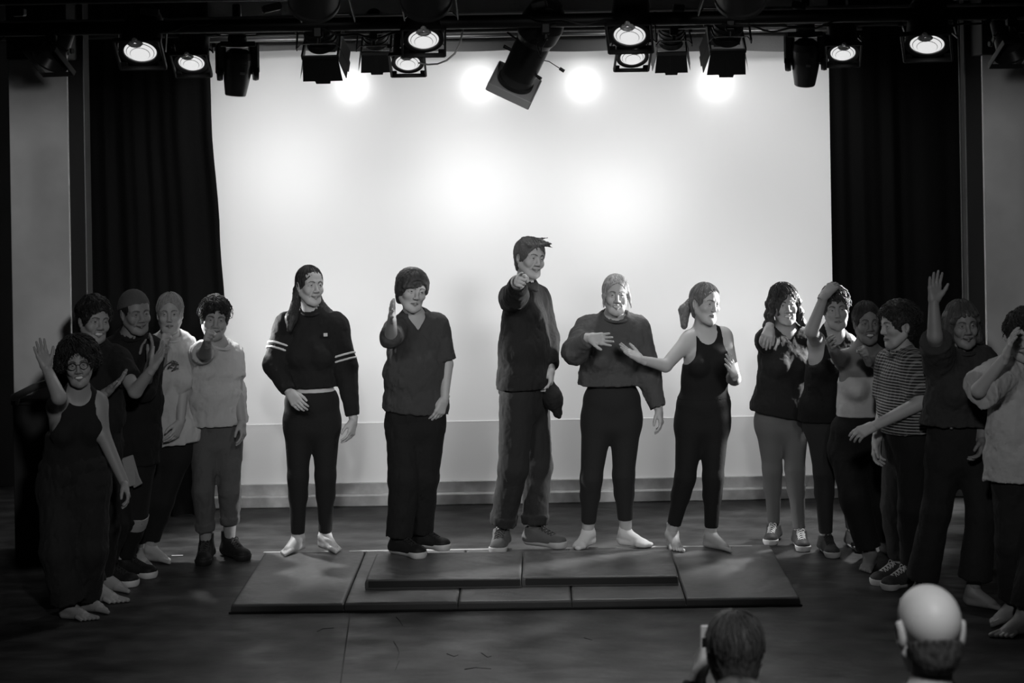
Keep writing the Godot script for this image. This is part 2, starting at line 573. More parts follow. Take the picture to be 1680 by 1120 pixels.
func fresnel(px: float, py: float, z: float, dia: float, aim: Vector3, pipe_y: float, pipe_z: float, label: String, lamp: float, tilt_frame := 0.0) -> void:
	var face := P(px, py, z)
	var ax := aim.normalized()
	var back := face - ax * 0.24
	var o := thing("fresnel_lantern", label, "stage light", face, "lit stage lanterns")
	var bs := frame_to(ax, Vector3.UP)
	var r := dia * 0.5
	var xf := Transform3D(bs, Vector3.ZERO)
	var H := Mesher.new()
	H.lathe(xf, [Vector2(0, -0.27), Vector2(r * 0.9, -0.265), Vector2(r * 1.12, -0.22), Vector2(r * 1.18, -0.03), Vector2(r * 1.24, -0.025), Vector2(r * 1.24, 0.0), Vector2(r * 1.02, 0.0), Vector2(r * 1.02, -0.03)], 32)
	for k in 5:
		H.box(Transform3D(bs, ax * (-0.08 - 0.032 * k) + bs.z * -r * 1.16), Vector3(r * 1.1, 0.012, 0.03), 0.003)
	part("housing", H.mesh(), mat_iron, o)
	var Lm := Mesher.new()
	var pr := [Vector2(0, 0.022), Vector2(r * 0.3, 0.02), Vector2(r * 0.55, 0.014), Vector2(r * 0.56, 0.009), Vector2(r * 0.78, 0.003), Vector2(r * 0.79, -0.003), Vector2(r, -0.012)]
	pr.reverse()
	Lm.lathe(xf, pr, 36)
	part("lens", Lm.mesh(), mat_lens, o)
	var Rg := Mesher.new()
	for k in 3:
		var ring := []
		for q in 41:
			var a := TAU * q / 40.0
			ring.append(xf * Vector3(cos(a) * r * [1.0, 0.79, 0.56][k], [-0.006, 0.0, 0.011][k], sin(a) * r * [1.0, 0.79, 0.56][k]))
		Rg.tube(ring, [0.006, 0.0022, 0.0016][k], -1.0, 6)
	part("lens_ring", Rg.mesh(), paint(0.1, 0.4), o)
	# square colour frame holder: three sides
	var Fm := Mesher.new()
	var q := r * 1.32
	for s: float in [-1.0, 1.0]:
		Fm.box(Transform3D(bs, bs.x * q * s + ax * 0.012), Vector3(0.012, 0.026, 2.0 * q), 0.002)
		Fm.box(Transform3D(bs, bs.z * q * s + ax * 0.012), Vector3(2.0 * q, 0.026, 0.012), 0.002)
	for sx: float in [-1.0, 1.0]:
		for sz: float in [-1.0, 1.0]:
			var t := r * 0.42
			Fm.box(Transform3D(bs, bs.x * (q - t * 0.5) * sx + bs.z * (q - t * 0.5) * sz), Vector3(t, 0.003, t), 0.001)
	part("colour_frame", Fm.mesh(), mat_iron, o)
	# a small bent spring clip above the lens, painted near white as if lens-lit
	var up := -bs.z if (-bs.z).y > 0.0 else bs.z
	var K := Mesher.new()
	var c0 := up * (q - 0.002) + ax * 0.05
	for s: float in [-1.0, 1.0]:
		K.tube([c0, c0 + bs.x * 0.02 * s + up * 0.006, c0 + bs.x * 0.03 * s + up * 0.016, c0 + bs.x * 0.02 * s + up * 0.03, c0 + bs.x * 0.008 * s + up * 0.034, c0 + bs.x * 0.006 * s + up * 0.048, c0 + up * 0.056], 0.0105, 0.009, 8)
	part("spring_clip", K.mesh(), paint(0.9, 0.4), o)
	var pipe := Vector3(back.x, pipe_y, pipe_z) - face
	clamp_and_yoke(o, pipe, r * 1.4, bs.x, -ax * 0.14)
	spot("fresnel_light", face + ax * 0.045, face + ax * 3.0, lamp, 42.0, r, 1.0)


func par_can(px: float, py: float, z: float, w: float, aim: Vector3, pipe_y: float, pipe_z: float, label: String) -> void:
	# seen from behind: a can, a square holder and four flared flaps
	var c := P(px, py, z)
	var ax := aim.normalized()
	var bs := frame_to(ax, Vector3.UP)
	var o := thing("barn_door_lantern", label, "stage light", c, "unlit lanterns seen from behind")
	var r := w * 0.42
	var H := Mesher.new()
	H.lathe(Transform3D(bs, Vector3.ZERO), [Vector2(0, -0.24), Vector2(r * 0.5, -0.235), Vector2(r * 0.85, -0.2), Vector2(r, -0.14), Vector2(r, 0.02), Vector2(r * 0.94, 0.02), Vector2(r * 0.9, -0.1), Vector2(0, -0.12)], 28)
	for k in 4:
		H.lathe(Transform3D(bs, ax * (-0.13 + 0.035 * k)), [Vector2(r, -0.006), Vector2(r * 1.07, -0.004), Vector2(r * 1.07, 0.004), Vector2(r, 0.006)], 28)
	part("housing", H.mesh(), mat_iron, o)
	var Fm := Mesher.new()
	for s: float in [-1.0, 1.0]:
		Fm.box(Transform3D(bs, bs.x * w * 0.5 * s + ax * 0.03), Vector3(0.01, 0.03, w), 0.002)
		Fm.box(Transform3D(bs, bs.z * w * 0.5 * s + ax * 0.03), Vector3(w, 0.03, 0.01), 0.002)
	part("colour_frame", Fm.mesh(), mat_iron, o)
	for k in 4:
		var sd: Vector3 = [bs.x, -bs.x, bs.z, -bs.z][k]
		var al: Vector3 = bs.z if k < 2 else bs.x
		var out := (ax + sd * 0.22).normalized()
		var D := Mesher.new()
		var hinge := sd * w * 0.5 + ax * 0.045
		var nn := al.cross(out).normalized()
		for t in 2:
			var off := nn * 0.0012 * (1.0 if t == 0 else -1.0)
			var e := hinge + out * 0.13
			D.quad(hinge - al * w * 0.5 + off, hinge + al * w * 0.5 + off, e + al * w * 0.56 + off, e - al * w * 0.56 + off, off.normalized())
			D.quad(e - al * w * 0.22 + off, e + al * w * 0.22 + off, e + al * w * 0.2 + out * 0.016 + off, e - al * w * 0.2 + out * 0.016 + off, off.normalized())
		D.box(Transform3D(frame_to(out, nn), hinge + out * 0.065), Vector3(w * 0.1, 0.12, 0.004), 0.001)
		part("barn_door", D.mesh(), mat_iron, o)
	var pipe := Vector3(c.x, pipe_y, pipe_z) - c
	clamp_and_yoke(o, pipe, w * 0.6, bs.x, -ax * 0.08)


func moving_head(px: float, py: float, z: float, lean: float, turn: float, label: String) -> void:
	var c := P(px, py, z)              # the pivot of the head
	var o := thing("moving_head_light", label, "stage light", c, "moving head lights")
	var rb := Basis.from_euler(Vector3(0, turn, 0))
	var Bm := Mesher.new()
	Bm.box(Transform3D(rb, Vector3(0, 0.23, 0)), Vector3(0.25, 0.07, 0.19), 0.02)
	Bm.box(Transform3D(rb, Vector3(0, 0.28, 0)), Vector3(0.12, 0.05, 0.1), 0.01)
	part("base", Bm.mesh(), mat_iron, o)
	var Y := Mesher.new()
	Y.lathe(Transform3D(rb, Vector3(0, 0.16, 0)), [Vector2(0, 0.04), Vector2(0.05, 0.04), Vector2(0.06, 0.02), Vector2(0.06, -0.02)], 24)
	Y.box(Transform3D(rb, Vector3(0, 0.135, 0)), Vector3(0.23, 0.035, 0.09), 0.012)
	for s: float in [-1.0, 1.0]:
		Y.box(Transform3D(rb, rb * Vector3(0.104 * s, 0.045, -0.02)), Vector3(0.062, 0.2, 0.11), 0.02)
		Y.lathe(Transform3D(rb * Basis.from_euler(Vector3(0, 0, PI / 2)), rb * Vector3(0.112 * s, -0.045, 0)), [Vector2(0, -0.018), Vector2(0.046, -0.017), Vector2(0.05, 0), Vector2(0.046, 0.017), Vector2(0, 0.018)], 20)
	part("arms", Y.mesh(), paint(0.03, 0.4), o)
	var hb := rb * Basis.from_euler(Vector3(lean, 0, -0.08))
	var Hd := Mesher.new()
	Hd.lathe(Transform3D(hb, Vector3.ZERO), [Vector2(0.0, 0.112), Vector2(0.05, 0.108), Vector2(0.078, 0.085), Vector2(0.088, 0.04), Vector2(0.088, -0.04), Vector2(0.08, -0.1), Vector2(0.066, -0.185), Vector2(0.058, -0.19), Vector2(0.052, -0.175), Vector2(0.05, -0.15)].map(func(v: Vector2) -> Vector2: return v), 30)
	part("head", Hd.mesh(), paint(0.045, 0.35), o)
	var Ln := Mesher.new()
	Ln.lathe(Transform3D(hb, Vector3.ZERO), [Vector2(0.0, -0.168), Vector2(0.03, -0.162), Vector2(0.05, -0.15)], 24)
	part("lens", Ln.mesh(), paint(0.05, 0.05), o)
	var Rm := Mesher.new()
	var ring := []
	for k in 33:
		var a := TAU * k / 32.0
		ring.append(hb * Vector3(cos(a) * 0.061, -0.188, sin(a) * 0.061))
	Rm.tube(ring, 0.0028, -1.0, 6)
	part("rim", Rm.mesh(), paint(0.5, 0.3, 0.5), o)
	var Vn := Mesher.new()
	for k in 4:
		Vn.box(Transform3D(hb, hb * Vector3(0.03, 0.045 - 0.012 * k, 0.083)), Vector3(0.05, 0.004, 0.008), 0.001)
	part("vent", Vn.mesh(), paint(0.1, 0.5), o)
	var Lb := Mesher.new()
	Lb.box(Transform3D(hb, hb * Vector3(0.024, -0.04, 0.0855)), Vector3(0.03, 0.016, 0.004), 0.001)
	Lb.box(Transform3D(hb, hb * Vector3(0.024, -0.04, 0.088)), Vector3(0.022, 0.004, 0.001), 0.0002, Color(0.1, 0.1, 0.1))
	part("label_plate", Lb.mesh(), paint(0.3, 0.5), o)
	var C := Mesher.new()
	C.box(Transform3D(Basis(), Vector3(0, 0.34, 0)), Vector3(0.05, 0.1, 0.06), 0.008)
	part("clamp", C.mesh(), mat_iron, o)


func pipe_run(called: String, a: Vector3, b: Vector3, r: float, m: Material, label: String, cat := "pipe") -> void:
	var M := Mesher.new()
	M.tube([a, b], r, r, 14)
	var o := part(called, M.mesh(), m, self)
	o.set_meta("label", label)
	o.set_meta("category", cat)


func build_rig() -> void:
	var ya := 3.13
	var za := -9.2
	var yb := 3.22
	var zb := -11.2
	pipe_run("lighting_pipe", Vector3(-4.1, ya, za), Vector3(4.1, ya, za), 0.036, mat_iron, "thick black lighting pipe crossing the stage in front")
	pipe_run("lighting_pipe", Vector3(-4.1, yb, zb), Vector3(4.1, yb, zb), 0.03, mat_iron, "black lighting pipe nearest the backcloth")
	pipe_run("batten_pipe", Vector3(-2.3, 3.215, -12.06), Vector3(2.4, 3.225, -12.06), 0.012, paint(0.3, 0.35, 0.7), "thin grey metal batten along the cloth border")
	pipe_run("batten_pipe", Vector3(-3.6, 3.3, -11.6), Vector3(3.6, 3.3, -11.6), 0.016, paint(0.4, 0.35, 0.6), "dim metal pipe just above the cloth border")
	pipe_run("batten_pipe", Vector3(-3.6, 3.24, -10.3), Vector3(3.6, 3.25, -10.3), 0.014, paint(0.55, 0.35, 0.5), "thin metal conduit between the two lighting pipes")
	pipe_run("lighting_pipe", Vector3(-4.1, 3.24, -8.6), Vector3(4.1, 3.24, -8.6), 0.03, mat_iron, "upper black lighting pipe close to the top of the frame")
	# cables looped along the pipes
	var rg := RandomNumberGenerator.new()
	rg.seed = 77
	for k in 6:
		var x0 := -3.0 + 1.0 * k + rg.randf_range(-0.1, 0.1)
		var x1 := x0 + rg.randf_range(0.35, 0.7)
		var sag := rg.randf_range(0.05, 0.16) if k in [0, 5] else rg.randf_range(0.02, 0.05)
		var y := ya + (0.02 if k % 2 else -0.03)
		var pts := []
		for q in 15:
			var t := q / 14.0
			pts.append(Vector3(lerpf(x0, x1, t), y - sag * sin(PI * t) + 0.01 * sin(t * 17.0 + k), za + 0.05 + 0.02 * sin(t * 9.0)))
		var M := Mesher.new()
		M.tube(pts, 0.006, 0.006, 6)
		var o := part("power_cable", M.mesh(), mat_iron, self)
		o.set_meta("label", "black power cable slung along the front lighting pipe")
		o.set_meta("category", "cable")
		o.set_meta("group", "cables slung along the front pipe")
	# the loop of cable that hangs beside the lower small lantern
	var lp := []
	for e: Vector3 in [Vector3(686, 103, -11.12), Vector3(702, 106, -10.9), Vector3(718, 105, -10.5), Vector3(733, 99, -10.1), Vector3(746, 88, -9.7), Vector3(755, 70, -9.4), Vector3(759, 50, -9.27), Vector3(758, 38, -9.24)]:
		lp.append(P(e.x, e.y, e.z))
	var ML := Mesher.new()
	ML.tube(lp, 0.0055, 0.0055, 8)
	var lo := part("power_cable", ML.mesh(), mat_iron, self)
	lo.set_meta("label", "black cable curving up from the small lit lantern against the white cloth")
	lo.set_meta("category", "cable")
	# junction boxes and connectors with worn bright corners on the front pipe
	for k in 8:
		var x := -2.6 + 0.7 * k + rg.randf_range(-0.1, 0.1)
		var M := Mesher.new()
		M.box(Transform3D(Basis.from_euler(Vector3(0, rg.randf_range(-0.3, 0.3), rg.randf_range(-0.3, 0.3))), Vector3(x, ya + rg.randf_range(0.05, 0.1), za + 0.03)), Vector3(rg.randf_range(0.05, 0.12), 0.04, 0.05), 0.006)
		var o := part("cable_connector", M.mesh(), paint([0.03, 0.12, 0.05, 0.3][k % 4], 0.4), self)
		o.set_meta("label", "small cable connector resting on the front lighting pipe")
		o.set_meta("category", "connector")
		o.set_meta("group", "connectors on the front pipe")
	# lit lanterns
	fresnel(230, 86, za + 0.05, 0.178, Vector3(0.02, -0.8, 0.58), ya, za, "large lit lantern above the left drape, first lit one from the left", 0.3)
	fresnel(314, 104, zb + 0.1, 0.172, Vector3(0.0, -0.8, 0.58), yb, zb, "smaller lit lantern beside the left moving head", 0.3)
	fresnel(695, 66, za + 0.05, 0.168, Vector3(0.03, -0.8, 0.58), ya, za, "upper lit lantern of the pair left of the big tilted lantern", 3.2)
	fresnel(669, 104, zb + 0.1, 0.165, Vector3(0.0, -0.8, 0.58), yb, zb, "lower lit lantern of the pair left of the big tilted lantern", 2.2)
	fresnel(1033, 59, za + 0.05, 0.175, Vector3(-0.08, -0.8, 0.58), ya, za, "upper lit lantern of the pair right of the big tilted lantern", 3.2)
	fresnel(1038, 95, zb + 0.1, 0.165, Vector3(0.04, -0.8, 0.58), yb, zb, "lower lit lantern of the pair right of the big tilted lantern", 2.2)
	fresnel(1383, 88, zb + 0.1, 0.165, Vector3(-0.08, -0.8, 0.58), yb, zb, "lit lantern just right of the right moving head", 0.3)
	fresnel(1521, 74, za + 0.05, 0.185, Vector3(-0.15, -0.84, 0.5), ya, za, "large lit lantern above the right drape, last lit one on the right", 0.3)
	# unlit ones, their backs to the house
	par_can(527, 68, za - 0.15, 0.19, Vector3(0.05, -0.72, -0.7), ya, za, "unlit lantern with flared barn doors, standing clear left of the left lit pair")
	par_can(617, 66, zb - 0.2, 0.185, Vector3(0.0, -0.72, -0.7), yb, zb, "unlit lantern with barn doors squeezed right beside the left lit pair")
	par_can(1101, 66, zb - 0.2, 0.19, Vector3(0.03, -0.72, -0.7), yb, zb, "unlit lantern with barn doors right beside the right lit pair")
	par_can(1192, 58, za - 0.15, 0.185, Vector3(-0.02, -0.72, -0.7), ya, za, "unlit lantern with barn doors, the one nearest the right moving head")
	moving_head(390, 108, -11.17, 0.12, 0.25, "black moving head light hanging at the left edge of the white cloth")
	moving_head(1322, 92, -11.17, 0.3, -0.25, "black moving head light with pale lens rim at the right edge of the cloth")
	ellipsoidal()
	side_lantern(90, 85, -9.25, Vector3(-0.25, -0.75, 0.55), "small scoop lantern with a pale inner edge above the left pier")
	side_lantern(1655, 72, -9.25, Vector3(0.15, -0.75, 0.55), "small scoop lantern hanging above the right pier")
	# three lanterns nearer the house, only their undersides in the frame
	var near_labels := ["blurred dark lantern at the top edge above the left barn door lantern", "blurred dark round lantern at the top edge above the left lit pair", "blurred dark lantern at the top edge above the right barn door lantern"]
	for i in 3:
		var c := P([515.0, 697.0, 1215.0][i], [-24.0, -26.0, -30.0][i], -8.0)
		var o := thing("near_lantern", near_labels[i], "stage light", c, "lanterns nearer the house")
		var bs := frame_to(Vector3(0.1 * (i - 1), -0.55, -0.83), Vector3.UP)
		var H := Mesher.new()
		H.lathe(Transform3D(bs, Vector3.ZERO), [Vector2(0, -0.2), Vector2(0.06, -0.195), Vector2(0.1, -0.15), Vector2(0.115, -0.05), Vector2(0.115, 0.1), Vector2(0.12, 0.11), Vector2(0.12, 0.13), Vector2(0.1, 0.13), Vector2(0.09, 0.0)], 30)
		part("housing", H.mesh(), mat_iron, o)
		var T := Mesher.new()
		for s: float in [-1.0, 1.0]:
			T.box(Transform3D(bs, bs * Vector3(0.135 * s, 0.02, 0.02)), Vector3(0.012, 0.1, 0.03), 0.004)
			T.lathe(Transform3D(bs * Basis.from_euler(Vector3(0, 0, PI / 2)), bs * Vector3(0.145 * s, 0.02, 0.02)), [Vector2(0, -0.016), Vector2(0.02, -0.014), Vector2(0.02, 0.014), Vector2(0, 0.016)], 14)
		part("yoke_knob", T.mesh(), paint(0.35, 0.4), o)
		clamp_and_yoke(o, Vector3(c.x, 3.24, -8.6) - c, 0.13, Vector3.RIGHT, Vector3(0, 0.05, 0))


func ellipsoidal() -> void:
	var top := P(888, 42, -9.35)
	var low := P(838, 150, -9.6)
	var o := thing("profile_lantern", "big dark tilted lantern with a long barrel hanging over the middle of the white cloth", "stage light", top)
	var ax := (low - top).normalized()
	var L := (low - top).length()
	var bs := frame_to(ax, Vector3(0, 0, 1))
	var H := Mesher.new()
	H.lathe(Transform3D(bs, Vector3.ZERO), [Vector2(0, -0.16), Vector2(0.06, -0.15), Vector2(0.1, -0.1), Vector2(0.118, -0.02), Vector2(0.112, 0.06), Vector2(0.095, 0.1), Vector2(0.092, L * 0.8), Vector2(0.1, L * 0.81), Vector2(0.1, L * 0.86), Vector2(0.09, L * 0.87)], 32)
	H.box(Transform3D(bs, bs * Vector3(0.0, 0.02, -0.1)), Vector3(0.1, 0.14, 0.05), 0.01)
	part("housing", H.mesh(), paint(0.016, 0.45), o)
	var B2 := Mesher.new()
	B2.lathe(Transform3D(bs, Vector3.ZERO), [Vector2(0.0935, L * 0.72), Vector2(0.0935, L * 0.8)], 32)
	part("band", B2.mesh(), paint(0.035, 0.4), o)
	var F2 := Mesher.new()
	var q := 0.125
	for s: float in [-1.0, 1.0]:
		F2.box(Transform3D(bs, bs * Vector3(q * s, L * 0.9, 0)), Vector3(0.008, 0.05, 2.0 * q), 0.002)
		F2.box(Transform3D(bs, bs * Vector3(0, L * 0.9, q * s)), Vector3(2.0 * q, 0.05, 0.008), 0.002)
	F2.box(Transform3D(bs, bs * Vector3(0, L * 0.875, 0)), Vector3(2.0 * q, 0.003, 2.0 * q), 0.001)
	part("colour_frame", F2.mesh(), paint(0.35, 0.5), o)  # pale tone stands for the glow the backcloth throws on the frame
	var K := Mesher.new()
	K.tube([bs * Vector3(0.09, L * 0.45, 0.02), bs * Vector3(0.135, L * 0.43, 0.03)], 0.008, 0.01)
	K.tube([bs * Vector3(-0.09, L * 0.62, 0.02), bs * Vector3(-0.12, L * 0.62, 0.03)], 0.008, 0.01)
	var a := P(901, 101, -9.45) - top
	var b := P(918, 112, -9.45) - top
	K.tube([bs * Vector3(0.09, L * 0.5, 0.02), a, b], 0.0025)
	K.tube([b, b + (b - a).normalized() * 0.03], 0.009)
	K.tube([P(832, 53, -9.4) - top, P(852, 68, -9.4) - top, bs * Vector3(-0.08, 0.05, 0.05)], 0.006)
	part("knob", K.mesh(), mat_iron, o)
	clamp_and_yoke(o, Vector3(top.x + 0.02, 3.13, -9.2) - top, 0.13, bs.z, Vector3(0, -0.02, 0))


func side_lantern(px: float, py: float, z: float, aim: Vector3, label: String) -> void:
	var c := P(px, py, z)
	var o := thing("scoop_lantern", label, "stage light", c, "small scoop lanterns over the piers")
	var bs := frame_to(aim, Vector3.UP)
	var H := Mesher.new()
	H.lathe(Transform3D(bs, Vector3.ZERO), [Vector2(0, -0.16), Vector2(0.05, -0.15), Vector2(0.06, -0.08), Vector2(0.075, 0.02), Vector2(0.095, 0.05), Vector2(0.1, 0.06), Vector2(0.092, 0.055), Vector2(0.07, 0.01), Vector2(0.0, -0.06)], 28)
	part("housing", H.mesh(), paint(0.04, 0.35, 0.3), o)
	var F2 := Mesher.new()
	for s: float in [-1.0, 1.0]:
		F2.box(Transform3D(bs, bs * Vector3(0.1 * s, 0.07, 0)), Vector3(0.006, 0.03, 0.2), 0.002)
		F2.box(Transform3D(bs, bs * Vector3(0, 0.07, 0.1 * s)), Vector3(0.2, 0.03, 0.006), 0.002)
	part("colour_frame", F2.mesh(), paint(0.05, 0.4, 0.3), o)
	clamp_and_yoke(o, Vector3(c.x, 3.13, -9.2) - c, 0.1, bs.x, Vector3.ZERO)
# ---------------------------------------------------------------- mesh gathering
class Mesher:
	static var lock := Mutex.new()
	var v := PackedVector3Array()
	var n := PackedVector3Array()
	var c := PackedColorArray()
	var idx := PackedInt32Array()

	func take(m: Mesher, xf: Transform3D, tint: Variant = null, flip := false) -> void:
		var base := v.size()
		var nb := xf.basis.inverse().transposed()
		for i in m.v.size():
			v.append(xf * m.v[i])
			n.append((nb * m.n[i]).normalized())
			c.append(tint.call(m.c[i]) if tint != null else m.c[i])
		for t in range(0, m.idx.size(), 3):
			idx.append(base + m.idx[t])
			if flip:
				idx.append(base + m.idx[t + 2])
				idx.append(base + m.idx[t + 1])
			else:
				idx.append(base + m.idx[t + 1])
				idx.append(base + m.idx[t + 2])

	func vert(p: Vector3, nn: Vector3, col := Color.WHITE) -> int:
		v.append(p)
		n.append(nn)
		c.append(col)
		return v.size() - 1

	func tri(a: int, b: int, d: int) -> void:   # turned so that it runs clockwise seen from its normal
		var g := (v[b] - v[a]).cross(v[d] - v[a])
		idx.append(a)
		if g.dot(n[a] + n[b] + n[d]) > 0.0:
			idx.append(d)
			idx.append(b)
		else:
			idx.append(b)
			idx.append(d)

	func quad(a: Vector3, b: Vector3, d: Vector3, e: Vector3, nn: Vector3, col := Color.WHITE) -> void:
		var i := vert(a, nn, col)
		vert(b, nn, col)
		vert(d, nn, col)
		vert(e, nn, col)
		tri(i, i + 1, i + 2)
		tri(i, i + 2, i + 3)

	func box(xf: Transform3D, s: Vector3, bev := 0.003, col := Color.WHITE) -> void:   # a box with chamfered edges
		var h := s * 0.5
		var b := minf(bev, minf(h.x, minf(h.y, h.z)) * 0.45)
		var nb := xf.basis.orthonormalized()
		for ax in 3:
			var a1 := (ax + 1) % 3
			var a2 := (ax + 2) % 3
			for sg: float in [-1.0, 1.0]:
				var nn := Vector3.ZERO
				nn[ax] = sg
				var p: Array[Vector3] = []
				for q: Vector2 in [Vector2(-1, -1), Vector2(1, -1), Vector2(1, 1), Vector2(-1, 1)]:
					var k := Vector3.ZERO
					k[ax] = sg * h[ax]
					k[a1] = q.x * (h[a1] - b)
					k[a2] = q.y * (h[a2] - b)
					p.append(xf * k)
				quad(p[0], p[1], p[2], p[3], nb * nn, col)
				for sg2: float in [-1.0, 1.0]:
					var n2 := Vector3.ZERO
					n2[ax] = sg
					n2[a1] = sg2
					var r: Array[Vector3] = []
					for e: float in [-1.0, 1.0]:
						var k1 := Vector3.ZERO
						k1[ax] = sg * h[ax]
						k1[a1] = sg2 * (h[a1] - b)
						k1[a2] = e * (h[a2] - b)
						var k2 := k1
						k2[ax] = sg * (h[ax] - b)
						k2[a1] = sg2 * h[a1]
						r.append(xf * k1)
						r.append(xf * k2)
					quad(r[0], r[1], r[3], r[2], nb * n2.normalized(), col)

	func lathe(xf: Transform3D, prof: Array, seg := 24, col := Color.WHITE) -> void:   # Vector2(radius, along y)
		for k in prof.size() - 1:
			var p: Vector2 = prof[k]
			var q: Vector2 = prof[k + 1]
			var t := (q - p).normalized()
			var base := v.size()
			for s in seg + 1:
				var a := TAU * s / seg
				var o := Vector3(cos(a), 0, sin(a))
				var nn := (xf.basis * (o * t.y + Vector3(0, -t.x, 0))).normalized()
				vert(xf * (o * p.x + Vector3(0, p.y, 0)), nn, col)
				vert(xf * (o * q.x + Vector3(0, q.y, 0)), nn, col)
			for s in seg:
				var i := base + s * 2
				tri(i, i + 1, i + 3)
				tri(i, i + 3, i + 2)

	func tube(pts: Array, r0: float, r1 := -1.0, seg := 8, col := Color.WHITE, caps := true) -> void:
		if r1 < 0.0:
			r1 = r0
		var base := v.size()
		var m := pts.size()
		var side := Vector3.ZERO
		for k in m:
			var d: Vector3 = (pts[mini(k + 1, m - 1)] - pts[maxi(k - 1, 0)]).normalized()
			if side == Vector3.ZERO:
				side = d.cross(Vector3.UP if absf(d.y) < 0.9 else Vector3.RIGHT).normalized()
			side = (side - d * side.dot(d)).normalized()
			var up := d.cross(side)
			var r := lerpf(r0, r1, float(k) / (m - 1))
			for s in seg:
				var a := TAU * s / seg
				var nn := side * cos(a) + up * sin(a)
				vert(pts[k] + nn * r, nn, col)
		for k in m - 1:
			for s in seg:
				var i := base + k * seg + s
				var j := base + k * seg + (s + 1) % seg
				tri(i, j, j + seg)
				tri(i, j + seg, i + seg)
		if caps:
			for e in 2:
				var k2 := 0 if e == 0 else m - 1
				var dd: Vector3 = (pts[0] - pts[1]) if e == 0 else (pts[m - 1] - pts[m - 2])
				dd = dd.normalized()
				var cc := vert(pts[k2], dd, col)
				var ring: Array[int] = []
				for s in seg:
					ring.append(vert(v[base + k2 * seg + s], dd, col))
				for s in seg:
					tri(cc, ring[s], ring[(s + 1) % seg])

	func mesh(mat: Material = null) -> ArrayMesh:
		var arr := []
		arr.resize(Mesh.ARRAY_MAX)
		arr[Mesh.ARRAY_VERTEX] = v
		arr[Mesh.ARRAY_NORMAL] = n
		arr[Mesh.ARRAY_COLOR] = c
		arr[Mesh.ARRAY_INDEX] = idx
		lock.lock()
		var am := ArrayMesh.new()
		am.add_surface_from_arrays(Mesh.PRIMITIVE_TRIANGLES, arr)
		if mat:
			am.surface_set_material(0, mat)
		lock.unlock()
		return am


